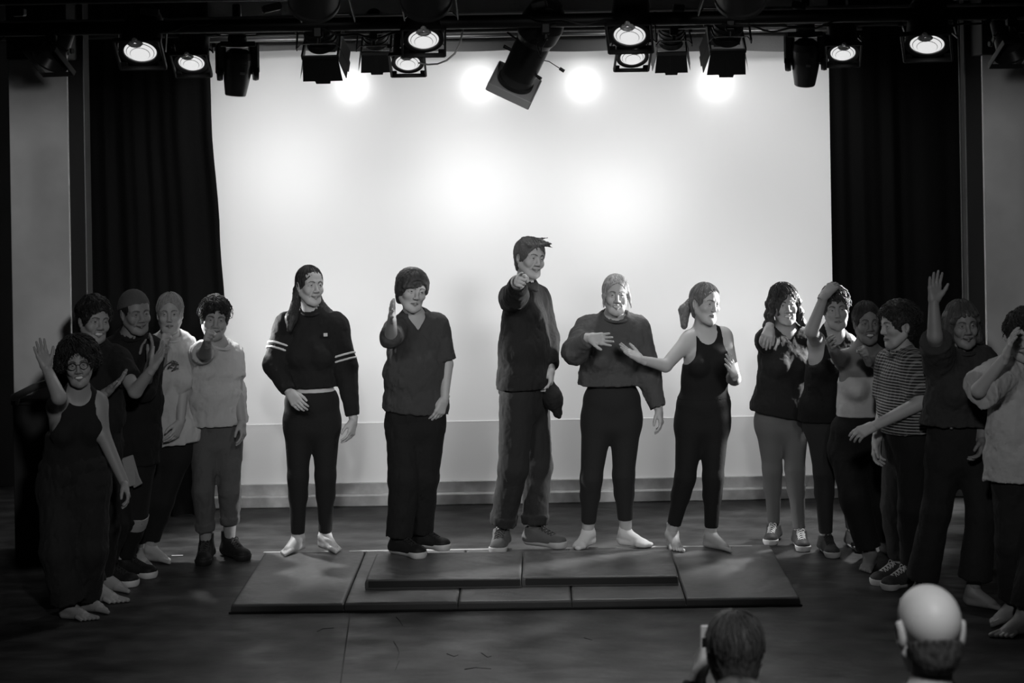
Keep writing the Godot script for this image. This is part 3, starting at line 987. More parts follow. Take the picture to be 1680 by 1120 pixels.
# ---------------------------------------------------------------- distance field on a grid, meshed as surface nets
class Field:
	var h: float
	var o: Vector3
	var nx: int
	var ny: int
	var nz: int
	var f := PackedFloat32Array()

	func _init(lo: Vector3, hi: Vector3, cell: float) -> void:
		h = cell
		o = lo
		nx = int(ceil((hi.x - lo.x) / h)) + 1
		ny = int(ceil((hi.y - lo.y) / h)) + 1
		nz = int(ceil((hi.z - lo.z) / h)) + 1
		f.resize(nx * ny * nz)
		f.fill(1.0)

	func lo_i(p: float, a: float) -> int:
		return maxi(0, int(floor((p - a) / h)))

	func hi_i(p: float, a: float, m: int) -> int:
		return mini(m - 1, int(ceil((p - a) / h)))

	# a tapered capsule; lat and ratio widen it sideways; flat 1 and 2 cut its ends off square
	func cone(a: Vector3, b: Vector3, ra: float, rb: float, k := 0.03, lat := Vector3.ZERO, ratio := 1.0, flat := 0) -> void:
		var pad := maxf(ra, rb) * maxf(1.0, ratio) + k + 2.0 * h
		var ba := b - a
		var L2 := maxf(ba.length_squared(), 1e-9)
		var inv := 1.0 / L2
		var dirn := ba / sqrt(L2)
		var sq := 1.0 - 1.0 / ratio
		var squash := ratio != 1.0
		var ik := 1.0 / maxf(k, 1e-6)
		var x0 := lo_i(minf(a.x, b.x) - pad, o.x)
		var x1 := hi_i(maxf(a.x, b.x) + pad, o.x, nx)
		for z in range(lo_i(minf(a.z, b.z) - pad, o.z), hi_i(maxf(a.z, b.z) + pad, o.z, nz) + 1):
			for y in range(lo_i(minf(a.y, b.y) - pad, o.y), hi_i(maxf(a.y, b.y) + pad, o.y, ny) + 1):
				var row := (z * ny + y) * nx
				var p := o + Vector3(x0, y, z) * h - a
				for x in range(x0, x1 + 1):
					var q := p
					p.x += h
					if squash:
						q -= lat * (q.dot(lat) * sq)
					var t := clampf(q.dot(ba) * inv, 0.0, 1.0)
					var d := (q - ba * t).length() - ra - (rb - ra) * t
					if flat:
						var s := q.dot(dirn)
						if flat & 1:
							d = maxf(d, -s)
						if flat & 2:
							d = maxf(d, s - sqrt(L2))
					var e := f[row + x]
					var m := k - absf(d - e)
					if d < e:
						e = d
					if m > 0.0:
						e -= m * m * ik * 0.25
					f[row + x] = e

	func ball(c: Vector3, r: Vector3, bs := Basis.IDENTITY, k := 0.02, cut := false) -> void:
		var pad := maxf(r.x, maxf(r.y, r.z)) + k + 2.0 * h
		var ik := 1.0 / maxf(k, 1e-6)
		var bt := bs.transposed()
		var ir := Vector3(1.0 / r.x, 1.0 / r.y, 1.0 / r.z)
		var x0 := lo_i(c.x - pad, o.x)
		var x1 := hi_i(c.x + pad, o.x, nx)
		for z in range(lo_i(c.z - pad, o.z), hi_i(c.z + pad, o.z, nz) + 1):
			for y in range(lo_i(c.y - pad, o.y), hi_i(c.y + pad, o.y, ny) + 1):
				var row := (z * ny + y) * nx
				for x in range(x0, x1 + 1):
					var q := (bt * (o + Vector3(x, y, z) * h - c)) * ir
					var l := q.length()
					var d := l * (l - 1.0) / maxf((q * ir).length(), 1e-5)
					var e := f[row + x]
					if cut:
						d = -d
						var m := k - absf(d - e)
						e = maxf(d, e)
						if m > 0.0:
							e += m * m * ik * 0.25
					else:
						var m2 := k - absf(d - e)
						e = minf(d, e)
						if m2 > 0.0:
							e -= m2 * m2 * ik * 0.25
					f[row + x] = e

	func cut(p: Vector3, nn: Vector3) -> void:    # takes away what lies beyond the plane
		for z in nz:
			for y in ny:
				var row := (z * ny + y) * nx
				var s := (o + Vector3(0, y, z) * h - p).dot(nn)
				var ds := nn.x * h
				for x in nx:
					if f[row + x] < s:
						f[row + x] = s
					s += ds

	func rough(amp: float, noise: FastNoiseLite, sc: Vector3, lift := 0.0) -> void:
		var band := 2.5 * h + amp
		for z in nz:
			for y in ny:
				var row := (z * ny + y) * nx
				for x in nx:
					if absf(f[row + x]) < band:
						var p := (o + Vector3(x, y, z) * h) * sc
						f[row + x] += amp * (noise.get_noise_3d(p.x, p.y, p.z) - lift)

	func emit(M: Mesher, col := Color.WHITE, tint: Variant = null) -> void:
		var band := 3.5 * h
		var nxy := nx * ny
		var at := PackedInt32Array()
		at.resize(f.size())
		at.fill(-1)
		var cells := PackedInt32Array()
		var off := [0, 1, nx, nx + 1, nxy, nxy + 1, nxy + nx, nxy + nx + 1]
		var ea := [0, 2, 4, 6, 0, 1, 4, 5, 0, 1, 2, 3]
		var eb := [1, 3, 5, 7, 2, 3, 6, 7, 4, 5, 6, 7]
		var cor: Array[Vector3] = []
		for i in 8:
			cor.append(Vector3(i & 1, (i >> 1) & 1, i >> 2))
		var g := PackedFloat32Array()
		g.resize(8)
		for z in nz - 1:
			for y in ny - 1:
				var i := (z * ny + y) * nx - 1
				for x in nx - 1:
					i += 1
					if absf(f[i]) > band:
						continue
					var mask := 0
					for k in 8:
						g[k] = f[i + off[k]]
						if g[k] < 0.0:
							mask |= 1 << k
					if mask == 0 or mask == 255:
						continue
					var s := Vector3.ZERO
					var w := 0
					for e in 12:
						var ka: int = ea[e]
						var kb: int = eb[e]
						if (mask >> ka & 1) != (mask >> kb & 1):
							s += cor[ka].lerp(cor[kb], g[ka] / (g[ka] - g[kb]))
							w += 1
					var p := o + (Vector3(x, y, z) + s / w) * h
					var nn := Vector3(g[1] + g[3] + g[5] + g[7] - g[0] - g[2] - g[4] - g[6], g[2] + g[3] + g[6] + g[7] - g[0] - g[1] - g[4] - g[5], g[4] + g[5] + g[6] + g[7] - g[0] - g[1] - g[2] - g[3]).normalized()
					at[i] = M.v.size()
					cells.append(i)
					M.v.append(p)
					M.n.append(nn)
					M.c.append(tint.call(p) if tint != null else col)
		for i in cells:
			var inside := f[i] < 0.0
			if inside != (f[i + 1] < 0.0):
				face(M, at[i - nx - nxy], at[i - nxy], at[i], at[i - nx], inside)
			if inside != (f[i + nx] < 0.0):
				face(M, at[i - nxy - 1], at[i - 1], at[i], at[i - nxy], inside)
			if inside != (f[i + nxy] < 0.0):
				face(M, at[i - 1 - nx], at[i - nx], at[i], at[i - 1], inside)

	func face(M: Mesher, a: int, b: int, c: int, d: int, out: bool) -> void:
		if a < 0 or b < 0 or c < 0 or d < 0:
			return
		if out:
			M.idx.append_array([a, d, c, a, c, b])
		else:
			M.idx.append_array([a, b, c, a, c, d])
# ---------------------------------------------------------------- templates: head, hands, feet, shoes
var heads := {}
var hands := {}
var foot_skin: Mesher
var shoe_meshes := {}
var fuzz := FastNoiseLite.new()
var folds := FastNoiseLite.new()

# colours in a template: r times the skin; g = 1 marks r as an absolute tone; b = 1 marks the brows
func build_head(kind: String) -> Mesher:
	var F := Field.new(Vector3(-0.1, -0.135, -0.12), Vector3(0.1, 0.13, 0.13), 0.0034)
	F.ball(Vector3(0, 0.03, -0.012), Vector3(0.073, 0.083, 0.092))
	F.ball(Vector3(0, 0.045, 0.03), Vector3(0.062, 0.055, 0.052), Basis.IDENTITY, 0.03)
	F.ball(Vector3(0, -0.03, 0.026), Vector3(0.062, 0.076, 0.058), Basis.IDENTITY, 0.03)
	for s: float in [-1.0, 1.0]:
		F.cone(Vector3(0.054 * s, -0.048, 0.0), Vector3(0.03 * s, -0.088, 0.05), 0.02, 0.019, 0.025)
		F.cone(Vector3(0.03 * s, -0.088, 0.05), Vector3(0.01 * s, -0.1, 0.064), 0.018, 0.016, 0.02)
		F.ball(Vector3(0.044 * s, -0.022, 0.056), Vector3(0.022, 0.02, 0.024), Basis.IDENTITY, 0.02)
		F.cone(Vector3(0.012 * s, 0.026, 0.084), Vector3(0.05 * s, 0.026, 0.062), 0.009, 0.008, 0.016)
	F.ball(Vector3(0, -0.1, 0.064), Vector3(0.02, 0.016, 0.018), Basis.IDENTITY, 0.02)
	for s: float in [-1.0, 1.0]:
		F.ball(Vector3(0.031 * s, 0.007, 0.09), Vector3(0.017, 0.011, 0.014), Basis.IDENTITY, 0.01, true)
	F.cone(Vector3(0, 0.018, 0.083), Vector3(0, -0.027, 0.1), 0.008, 0.0115, 0.012)
	for s: float in [-1.0, 1.0]:
		F.ball(Vector3(0.0115 * s, -0.032, 0.093), Vector3(0.0085, 0.008, 0.01), Basis.IDENTITY, 0.006)
		# lids
		F.cone(Vector3(0.017 * s, 0.006, 0.08), Vector3(0.031 * s, 0.0135, 0.0845), 0.0045, 0.0045, 0.004)
		F.cone(Vector3(0.031 * s, 0.0135, 0.0845), Vector3(0.046 * s, 0.005, 0.074), 0.0045, 0.0045, 0.004)
		F.cone(Vector3(0.018 * s, 0.002, 0.08), Vector3(0.031 * s, -0.002, 0.082), 0.004, 0.004, 0.004)
		F.cone(Vector3(0.031 * s, -0.002, 0.082), Vector3(0.045 * s, 0.002, 0.073), 0.004, 0.004, 0.004)
		var eb := Basis.from_euler(Vector3(0, 0.35 * s, -0.1 * s))
		F.ball(Vector3(0.077 * s, -0.004, -0.012), Vector3(0.009, 0.033, 0.021), eb, 0.008)
		F.ball(Vector3(0.085 * s, -0.002, -0.006), Vector3(0.006, 0.02, 0.011), eb, 0.005, true)
	var sm := 0.0 if kind == "calm" else 1.0
	var wd := 0.022 + 0.008 * sm
	var y0 := -0.063
	var up := 0.008 * sm
	if kind == "grin":
		for s: float in [-1.0, 1.0]:
			F.cone(Vector3(0, y0 + 0.0105, 0.0885), Vector3(wd * s, y0 + up, 0.071), 0.0055, 0.0035, 0.006)
			F.cone(Vector3(0, y0 - 0.0105, 0.086), Vector3(wd * s, y0 + up, 0.071), 0.0065, 0.0035, 0.006)
		F.ball(Vector3(0, y0 + 0.002, 0.094), Vector3(0.027, 0.0068, 0.013), Basis.IDENTITY, 0.003, true)
	else:
		for s: float in [-1.0, 1.0]:
			F.cone(Vector3(0, y0 + 0.0045, 0.0885), Vector3(wd * s, y0 + up, 0.073), 0.006, 0.003, 0.005)
			F.cone(Vector3(0, y0 - 0.006, 0.0875), Vector3(wd * s, y0 + up, 0.073), 0.007, 0.003, 0.005)
	if sm > 0.0:
		for s: float in [-1.0, 1.0]:
			F.cone(Vector3(0.019 * s, -0.03, 0.089), Vector3(0.036 * s, -0.06, 0.071), 0.003, 0.003, 0.008)
			F.ball(Vector3(0.042 * s, -0.034, 0.065), Vector3(0.016, 0.015, 0.014), Basis.IDENTITY, 0.012)
	var M := Mesher.new()
	F.emit(M, Color(1, 0, 0), func(p: Vector3) -> Color:
		if p.z > 0.06:
			var ly := p.y - y0 - up * (p.x * p.x) / (wd * wd)
			var open := 0.013 if kind == "grin" else 0.009
			if absf(p.x) < wd and absf(ly + 0.001) < open * (1.0 - 0.6 * absf(p.x) / wd):
				return Color(0.66, 0, 0)
			var ax := absf(p.x)
			if ax > 0.011 and ax < 0.05:
				var t := (ax - 0.011) / 0.039
				if absf(p.y - (0.0225 + 0.008 * sin(t * 2.6) - 0.004 * t)) < 0.0045 * (1.1 - 0.6 * t):
					return Color(0.15, 0, 1)
			if ax < 0.014 and absf(p.y + 0.039) < 0.004 and p.z < 0.1:
				return Color(0.55, 0, 0)
		return Color(1, 0, 0))
	for s: float in [-1.0, 1.0]:     # eyes
		var c := Vector3(0.031 * s, 0.0055, 0.0725)
		var xf := Transform3D(Basis.from_euler(Vector3(PI / 2, 0, 0)), c)
		var tones := [Color(0.008, 1, 0), Color(0.008, 1, 0), Color(0.03, 1, 0), Color(0.03, 1, 0), Color(0.5, 1, 0)]
		var angs := [0.02, 0.26, 0.27, 0.56, 0.58, 1.0, 1.5]
		for k in 6:
			var pr := []
			for j in 2:
				var a: float = angs[k + j]
				pr.append(Vector2(sin(a), cos(a)) * 0.0123)
			M.lathe(xf, pr, 12, tones[mini(k, 4)])
	if kind != "grin":      # the line between the lips
		var ml := []
		for k in 13:
			var a := lerpf(-1.06, 1.06, k / 12.0)
			ml.append(Vector3(a * wd, y0 - 0.0005 + up * a * a, 0.0925 - 0.0158 * a * a))
		M.tube(ml, 0.0021, 0.0021, 6, Color(0.22, 0, 0))
	if kind == "grin":
		var i0 := M.v.size()
		var rows := 6
		for k in 13:     # teeth
			var a := lerpf(-1.0, 1.0, k / 12.0)
			for j in 2:
				M.vert(Vector3(a * 0.028, y0 + (0.009 if j == 0 else -0.0045) + 0.005 * a * a, 0.0875 - 0.0125 * a * a), Vector3(a * 0.6, 0, 1).normalized(), Color(0.55, 1, 0))
		for k in 12:
			M.tri(i0 + k * 2, i0 + k * 2 + 1, i0 + k * 2 + 3)
			M.tri(i0 + k * 2, i0 + k * 2 + 3, i0 + k * 2 + 2)
	return M


# a right hand: wrist at the origin, fingers along y, the palm faces z, the thumb lies on the x side
func build_hand(kind: String) -> Mesher:
	var F := Field.new(Vector3(-0.07, -0.035, -0.05), Vector3(0.095, 0.2, 0.1), 0.0037)
	var kx := [0.03, 0.0105, -0.0095, -0.028]
	var ky := [0.086, 0.09, 0.085, 0.077]
	var len := [0.074, 0.082, 0.076, 0.059]
	var curl := {"open": [0.06, 0.1, 0.06], "relaxed": [0.3, 0.42, 0.3], "cup": [0.45, 0.6, 0.45], "fist": [1.45, 1.6, 1.0], "point": [0.05, 0.05, 0.05], "spread": [0.1, 0.12, 0.1], "clap": [0.12, 0.22, 0.15]}
	var sp: float = {"open": 0.08, "relaxed": 0.03, "spread": 0.2, "cup": 0.03}.get(kind, 0.05)
	F.cone(Vector3(0, -0.03, 0), Vector3(0, 0.015, 0), 0.0225, 0.023, 0.01, Vector3.RIGHT, 1.25)
	for i in 4:
		var kn := Vector3(kx[i], ky[i], 0.0)
		F.cone(Vector3(kx[i] * 0.55, 0.015, 0.0), kn, 0.0155, 0.0118, 0.014)
		var cu: Array = curl[kind]
		if kind == "point" and i > 0:
			cu = [1.35, 1.5, 0.9]
		if kind == "relaxed":
			cu = [cu[0] + 0.09 * i, cu[1], cu[2]]
		var a := 0.0
		var p := kn
		var yaw: float = -sp * (i - 1.3)
		for j in 3:
			a += cu[j]
			var d := Vector3(-sin(-yaw) * cos(a), cos(yaw) * cos(a), sin(a))
			var q: Vector3 = p + d * len[i] * [0.44, 0.3, 0.26][j]
			F.cone(p, q, [0.0092, 0.0082, 0.0076][j], [0.0082, 0.0076, 0.0066][j], 0.004 if j else 0.007)
			p = q
	var th: Array = [Vector3(0.02, 0.02, 0.006), Vector3(0.044, 0.05, 0.014), Vector3(0.06, 0.076, 0.018), Vector3(0.07, 0.1, 0.02)]
	if kind == "fist" or kind == "point":
		th = [Vector3(0.018, 0.02, 0.008), Vector3(0.036, 0.05, 0.024), Vector3(0.028, 0.074, 0.042), Vector3(0.008, 0.084, 0.05)]
	elif kind == "relaxed" or kind == "cup":
		th = [Vector3(0.02, 0.02, 0.006), Vector3(0.038, 0.052, 0.022), Vector3(0.044, 0.08, 0.034), Vector3(0.044, 0.104, 0.042)]
	elif kind == "spread":
		th = [Vector3(0.02, 0.018, 0.006), Vector3(0.05, 0.042, 0.014), Vector3(0.074, 0.06, 0.018), Vector3(0.093, 0.078, 0.02)]
	F.cone(th[0], th[1], 0.0165, 0.0125, 0.016)
	F.cone(th[1], th[2], 0.0115, 0.0098, 0.005)
	F.cone(th[2], th[3], 0.0098, 0.0078, 0.004)
	var M := Mesher.new()
	F.emit(M, Color(1, 0, 0))
	return M


# a left foot: ankle over the origin, the toes point along z, the sole at y = 0
func build_foot(toes := true) -> Mesher:
	var F := Field.new(Vector3(-0.07, -0.01, -0.075), Vector3(0.07, 0.15, 0.225), 0.005)
	F.cone(Vector3(0, 0.16, -0.005), Vector3(0, 0.085, -0.008), 0.034, 0.037, 0.02)
	F.ball(Vector3(0, 0.032, -0.032), Vector3(0.031, 0.034, 0.036), Basis.IDENTITY, 0.04)
	F.cone(Vector3(0, 0.07, 0.0), Vector3(0.006, 0.03, 0.11), 0.038, 0.027, 0.03, Vector3.RIGHT, 1.15)
	F.cone(Vector3(0, 0.018, -0.02), Vector3(0.006, 0.018, 0.125), 0.027, 0.02, 0.02, Vector3.RIGHT, 1.5)
	for s: float in [-1.0, 1.0]:
		F.ball(Vector3(0.034 * s, 0.082, -0.008), Vector3(0.009, 0.011, 0.011), Basis.IDENTITY, 0.012)
	if not toes:
		F.cone(Vector3(0.02, 0.02, 0.13), Vector3(0.022, 0.017, 0.175), 0.021, 0.016, 0.02, Vector3.RIGHT, 1.5)
		F.cone(Vector3(-0.01, 0.02, 0.11), Vector3(-0.008, 0.017, 0.15), 0.02, 0.015, 0.02, Vector3.RIGHT, 1.4)
	for i in 5 if toes else 0:
		var x := 0.034 - 0.0165 * i
		var tl: float = [0.07, 0.062, 0.054, 0.046, 0.036][i]
		var r := 0.0128 if i == 0 else 0.0092
		F.cone(Vector3(x * 0.95, 0.022, 0.115 - 0.005 * i), Vector3(x * 1.12, r, 0.13 + tl - 0.008 * i), r + 0.003, r, 0.006)
	F.cut(Vector3.ZERO, Vector3.DOWN)
	var M := Mesher.new()
	F.emit(M, Color(1, 0, 0))
	return M


func build_shoe(high: bool) -> Array:      # upper, sole, laces
	var F := Field.new(Vector3(-0.07, 0.005, -0.09), Vector3(0.07, 0.2, 0.24), 0.0055)
	var top := 0.155 if high else 0.098
	F.cone(Vector3(0, top, -0.012), Vector3(0, 0.05, -0.022), 0.046 if high else 0.044, 0.042, 0.02, Vector3.RIGHT, 1.0, 1)
	F.ball(Vector3(0, 0.035, -0.035), Vector3(0.038, 0.045, 0.045), Basis.IDENTITY, 0.03)
	F.cone(Vector3(0, 0.075, 0.015), Vector3(0.002, 0.04, 0.13), 0.042, 0.033, 0.03, Vector3.RIGHT, 1.1)
	F.cone(Vector3(0, 0.034, -0.02), Vector3(0.002, 0.03, 0.165), 0.034, 0.03, 0.03, Vector3.RIGHT, 1.38)
	F.ball(Vector3(0.004, 0.04, 0.165), Vector3(0.043, 0.03, 0.042), Basis.IDENTITY, 0.02)
	F.cut(Vector3(0, 0.022, 0), Vector3.DOWN)
	if not high:
		F.ball(Vector3(0, 0.14, -0.012), Vector3(0.036, 0.06, 0.042), Basis.IDENTITY, 0.006, true)
	var up := Mesher.new()
	F.emit(up)
	var G2 := Field.new(Vector3(-0.08, -0.01, -0.1), Vector3(0.08, 0.06, 0.24), 0.0055)
	G2.cone(Vector3(0, 0.03, -0.035), Vector3(0.002, 0.03, 0.165), 0.036, 0.036, 0.02, Vector3.RIGHT, 1.3)
	G2.ball(Vector3(0.003, 0.03, 0.16), Vector3(0.05, 0.06, 0.05), Basis.IDENTITY, 0.02)
	G2.cut(Vector3.ZERO, Vector3.DOWN)
	G2.cut(Vector3(0, 0.027, 0), Vector3(0, 1, -0.06).normalized())
	var so := Mesher.new()
	G2.emit(so)
	var la := Mesher.new()
	for i in 5:
		var z := 0.05 + 0.02 * i
		var y := 0.108 - 0.0087 * i
		for s: float in [-1.0, 1.0]:
			la.tube([Vector3(-0.026 * s, y - 0.006, z), Vector3(0, y + 0.006, z + 0.008), Vector3(0.026 * s, y - 0.011, z + 0.016)], 0.0032, 0.0032, 6)
	for s: float in [-1.0, 1.0]:
		var lp := []
		for k in 9:
			var a := TAU * k / 8.0
			lp.append(Vector3((0.004 + 0.02 * (1 - cos(a)) * 0.5) * s + 0.003, 0.112 + 0.012 * sin(a), 0.05 + 0.012 * sin(a * 0.5)))
		la.tube(lp, 0.0028, 0.0028, 6)
		la.tube([Vector3(0, 0.112, 0.05), Vector3(0.018 * s, 0.106, 0.068), Vector3(0.03 * s, 0.09, 0.075)], 0.0026, 0.0024, 6)
	return [up.mesh(), so.mesh(), la.mesh()]
# ---------------------------------------------------------------- hair
const SKULL := Vector3(0, 0.032, -0.013)
const SKULL_R := Vector3(0.078, 0.087, 0.097)

func strands(M: Mesher, count: int, seed_: int, drop: float, tone: float, out := 1.0, wave := 0.0, front := true, width := 0.0021, side := 0.0) -> void:
	var r := RandomNumberGenerator.new()
	r.seed = seed_
	for i in count:
		var az := r.randf_range(0, TAU)
		var start := r.randf_range(0.05, 0.75)
		var len := r.randf_range(0.7, 1.0) * drop
		var pts := []
		var el := start
		var lift := r.randf_range(1.015, 1.05) * out
		var ph := r.randf_range(0, TAU)
		var down := 0.0
		for k in 9:
			var d := Vector3(sin(el) * sin(az), cos(el), sin(el) * cos(az))
			var p := SKULL + d * SKULL_R * lift
			if el > 1.62:
				p.y -= down
				down += len * 0.12
			else:
				el += 0.14 + 0.05 * drop
			az += side * 0.05
			p += Vector3(sin(ph + k * 1.3), 0, cos(ph + k * 1.5)) * wave
			if front and p.z > 0.02 and p.y < 0.088 - 0.35 * absf(p.x) and absf(p.x) < 0.066:
				break
			if p.z > 0.03 and p.y < 0.058 - 1.1 * absf(p.x) * 0.3 and absf(p.x) < 0.064:
				if not front or p.y < 0.03:
					break
			if p.y < -0.06 and down <= 0.0:
				break
			pts.append(p)
		if pts.size() > 2:
			var g := tone * r.randf_range(0.75, 1.5)
			M.tube(pts, width * r.randf_range(0.8, 1.6), width * 0.5, 5, Color(g, g, g), false)


func hair(style: String, tone: float, seed_: int) -> ArrayMesh:
	var big := style in ["afro", "long", "pony", "bob", "wavy", "wisps"]
	var F := Field.new(Vector3(-0.2, -0.3 if big else -0.15, -0.24), Vector3(0.2, 0.2, 0.17), 0.0052)
	var e: float = {"tight": 0.004, "pony": 0.008, "wisps": 0.01, "tied": 0.011, "short": 0.012, "bowl": 0.018, "swept": 0.013, "curly": 0.016, "bob": 0.013, "long": 0.007, "wavy": 0.012, "bald": 0.004, "afro": 0.02, "beanie": 0.004}.get(style, 0.008)
	F.ball(SKULL, SKULL_R + Vector3(e, e * 0.8, e))
	if style == "bowl":
		F.cone(Vector3(-0.07, 0.03, 0.0), Vector3(-0.075, -0.02, -0.01), 0.03, 0.02, 0.02)
		F.cone(Vector3(0.07, 0.05, 0.0), Vector3(0.078, 0.005, 0.01), 0.024, 0.016, 0.02)
	if style != "tight":
		F.ball(Vector3(0, -0.045, -0.05), Vector3(0.06, 0.055, 0.048), Basis.IDENTITY, 0.03)
	F.ball(Vector3(0, -0.03, 0.092), Vector3(0.07, 0.104, 0.085), Basis.IDENTITY, 0.008, true)
	if style == "bald":
		F.cut(Vector3(0, -0.03, 0), Vector3(0, 1, 0.25).normalized())
	if not style in ["bob", "long", "wavy", "afro"]:
		F.cut(Vector3(0, -0.052, 0), Vector3(0, -0.8, 0.6))
		if style != "bowl":
			for s: float in [-1.0, 1.0]:
				F.ball(Vector3(0.09 * s, -0.012, 0.0), Vector3(0.03, 0.032, 0.028), Basis.IDENTITY, 0.006, true)
	var amp := 0.004
	var sc := Vector3(95, 30, 95)
	match style:
		"bowl":
			for k in 7:
				var t := k / 6.0
				var a := Vector3(lerpf(-0.03, 0.02, t), 0.112 - 0.006 * t, 0.02)
				var b := Vector3(lerpf(-0.074, 0.058, t), lerpf(0.026, 0.07, t * t), 0.06 + 0.03 * sin(t * PI))
				F.cone(a, b, 0.022, 0.011, 0.012)
			F.cone(Vector3(-0.06, 0.0, -0.05), Vector3(-0.055, -0.07, -0.045), 0.03, 0.018, 0.02)
			F.cone(Vector3(0.06, 0.0, -0.05), Vector3(0.05, -0.06, -0.05), 0.03, 0.016, 0.02)
			F.ball(Vector3(0, 0.06, -0.03), Vector3(0.085, 0.07, 0.09), Basis.IDENTITY, 0.03)
			sc = Vector3(60, 40, 60)
			amp = 0.003
		"swept":
			for k in 8:
				var t := k / 7.0
				F.cone(Vector3(lerpf(-0.05, 0.04, t), 0.108, -0.02), Vector3(lerpf(-0.055, 0.075, t), lerpf(0.075, 0.1, t), 0.075 - 0.02 * absf(t - 0.5)), 0.018, 0.012, 0.01)
			F.cone(Vector3(0.02, 0.115, 0.05), Vector3(0.085, 0.105, 0.085), 0.012, 0.004, 0.008)
			F.cone(Vector3(0.03, 0.105, 0.06), Vector3(0.105, 0.083, 0.07), 0.011, 0.003, 0.008)
			F.cone(Vector3(0.0, 0.12, 0.03), Vector3(0.08, 0.14, 0.06), 0.01, 0.002, 0.008)
			for s: float in [-1.0, 1.0]:
				F.cone(Vector3(0.076 * s, 0.02, 0.018), Vector3(0.075 * s, -0.02, 0.014), 0.01, 0.006, 0.01)
		"short", "curly":
			var r := RandomNumberGenerator.new()
			r.seed = seed_
			for k in 46 if style == "curly" else 26:
				var az := r.randf_range(-PI, PI)
				var el := r.randf_range(0.0, 1.15)
				var dd := Vector3(sin(el) * sin(az), cos(el), sin(el) * cos(az))
				F.ball(SKULL + dd * SKULL_R * 1.14, Vector3.ONE * r.randf_range(0.014, 0.024), Basis.IDENTITY, 0.01)
			for k in 6:
				F.cone(Vector3(-0.05 + 0.02 * k, 0.1, 0.04), Vector3(-0.058 + 0.022 * k, 0.06 + r.randf_range(-0.014, 0.02), 0.085 - 0.004 * absf(k - 2.5)), 0.016, 0.009, 0.012)
			if style == "curly":
				amp = 0.008
				sc = Vector3(90, 90, 90)
		"afro":
			var r := RandomNumberGenerator.new()
			r.seed = seed_
			for k in 70:
				var az := r.randf_range(-PI, PI)
				var el := r.randf_range(0.0, 2.05)
				var dd := Vector3(sin(el) * sin(az), cos(el), sin(el) * cos(az))
				if dd.z > 0.35 and dd.y < 0.45:
					continue
				F.ball(Vector3(0, 0.02, -0.02) + dd * Vector3(0.115, 0.1, 0.1), Vector3.ONE * r.randf_range(0.026, 0.04), Basis.IDENTITY, 0.015)
			amp = 0.011
			sc = Vector3(75, 75, 75)
		"bob":
			for s: float in [-1.0, 1.0]:
				F.cone(Vector3(0.066 * s, 0.05, 0.0), Vector3(0.086 * s, -0.075, 0.012), 0.03, 0.03, 0.02)
				F.cone(Vector3(0.06 * s, 0.03, -0.05), Vector3(0.07 * s, -0.1, -0.04), 0.04, 0.035, 0.03)
				F.cone(Vector3(0.02 * s, 0.115, 0.03), Vector3(0.076 * s, 0.03, 0.058), 0.016, 0.014, 0.012)
			F.cone(Vector3(0, 0.02, -0.07), Vector3(0, -0.1, -0.07), 0.045, 0.04, 0.03)
			for k in 6:
				F.cone(Vector3(-0.04 + 0.016 * k, 0.112, 0.03), Vector3(-0.06 + 0.024 * k, 0.055 + 0.006 * (k % 2), 0.083 - 0.005 * absf(k - 2.5)), 0.014, 0.01, 0.01)
			F.cut(Vector3(0, -0.105, 0), Vector3.DOWN)
		"long":
			for s: float in [-1.0, 1.0]:
				F.cone(Vector3(0.066 * s, -0.02, -0.045), Vector3(0.088 * s, -0.115, -0.02), 0.026, 0.026, 0.02)
				F.cone(Vector3(0.088 * s, -0.11, -0.02), Vector3(0.14 * s, -0.19, 0.025), 0.028, 0.038, 0.02)
				F.cone(Vector3(0.14 * s, -0.19, 0.025), Vector3(0.165 * s, -0.255, 0.05), 0.036, 0.018, 0.02)
			F.cone(Vector3(0, -0.02, -0.07), Vector3(0, -0.2, -0.06), 0.04, 0.05, 0.03)
		"pony", "tied", "wisps":
			if style == "pony":
				F.ball(Vector3(0, 0.02, -0.118), Vector3(0.022, 0.022, 0.022))
				F.cone(Vector3(0, 0.02, -0.125), Vector3(-0.05, -0.05, -0.14), 0.026, 0.036, 0.015)
				F.cone(Vector3(-0.05, -0.05, -0.14), Vector3(-0.075, -0.14, -0.1), 0.036, 0.022, 0.015)
			elif style == "tied":
				F.ball(Vector3(0, 0.06, -0.12), Vector3(0.035, 0.033, 0.033), Basis.IDENTITY, 0.01)
			else:
				for s: float in [-1.0, 1.0]:
					F.cone(Vector3(0.06 * s, 0.07, 0.04), Vector3(0.082 * s, 0.0, 0.035), 0.015, 0.011, 0.012)
					F.cone(Vector3(0.082 * s, 0.0, 0.035), Vector3((0.088 + 0.01 * s) * s, -0.07, 0.03), 0.011, 0.004, 0.012)
		"wavy":
			for s: float in [-1.0, 1.0]:
				var q := Vector3(0.062 * s, 0.07, 0.03)
				for k in 6:
					var w := Vector3((0.07 + 0.006 * k + 0.013 * (k % 2)) * s, 0.045 - 0.034 * k, 0.03 - 0.006 * k)
					F.cone(q, w, 0.02, 0.02, 0.012)
					F.cone(q - Vector3(0, 0, 0.05), w - Vector3(-0.01 * s, 0, 0.05), 0.026, 0.025, 0.012)
					q = w
			F.cone(Vector3(0, 0.02, -0.07), Vector3(0, -0.13, -0.075), 0.045, 0.05, 0.03)
			for k in 5:
				var t := k / 4.0
				F.cone(Vector3(0.02 - 0.02 * t, 0.115, 0.03), Vector3(lerpf(-0.01, -0.066, t), lerpf(0.055, 0.0, t), 0.088 - 0.022 * t), 0.017, 0.012, 0.012)
			F.cone(Vector3(-0.052, 0.045, 0.08), Vector3(-0.06, -0.05, 0.068), 0.013, 0.007, 0.012)
			amp = 0.007
			sc = Vector3(70, 40, 70)
	F.rough(amp, fuzz, sc)
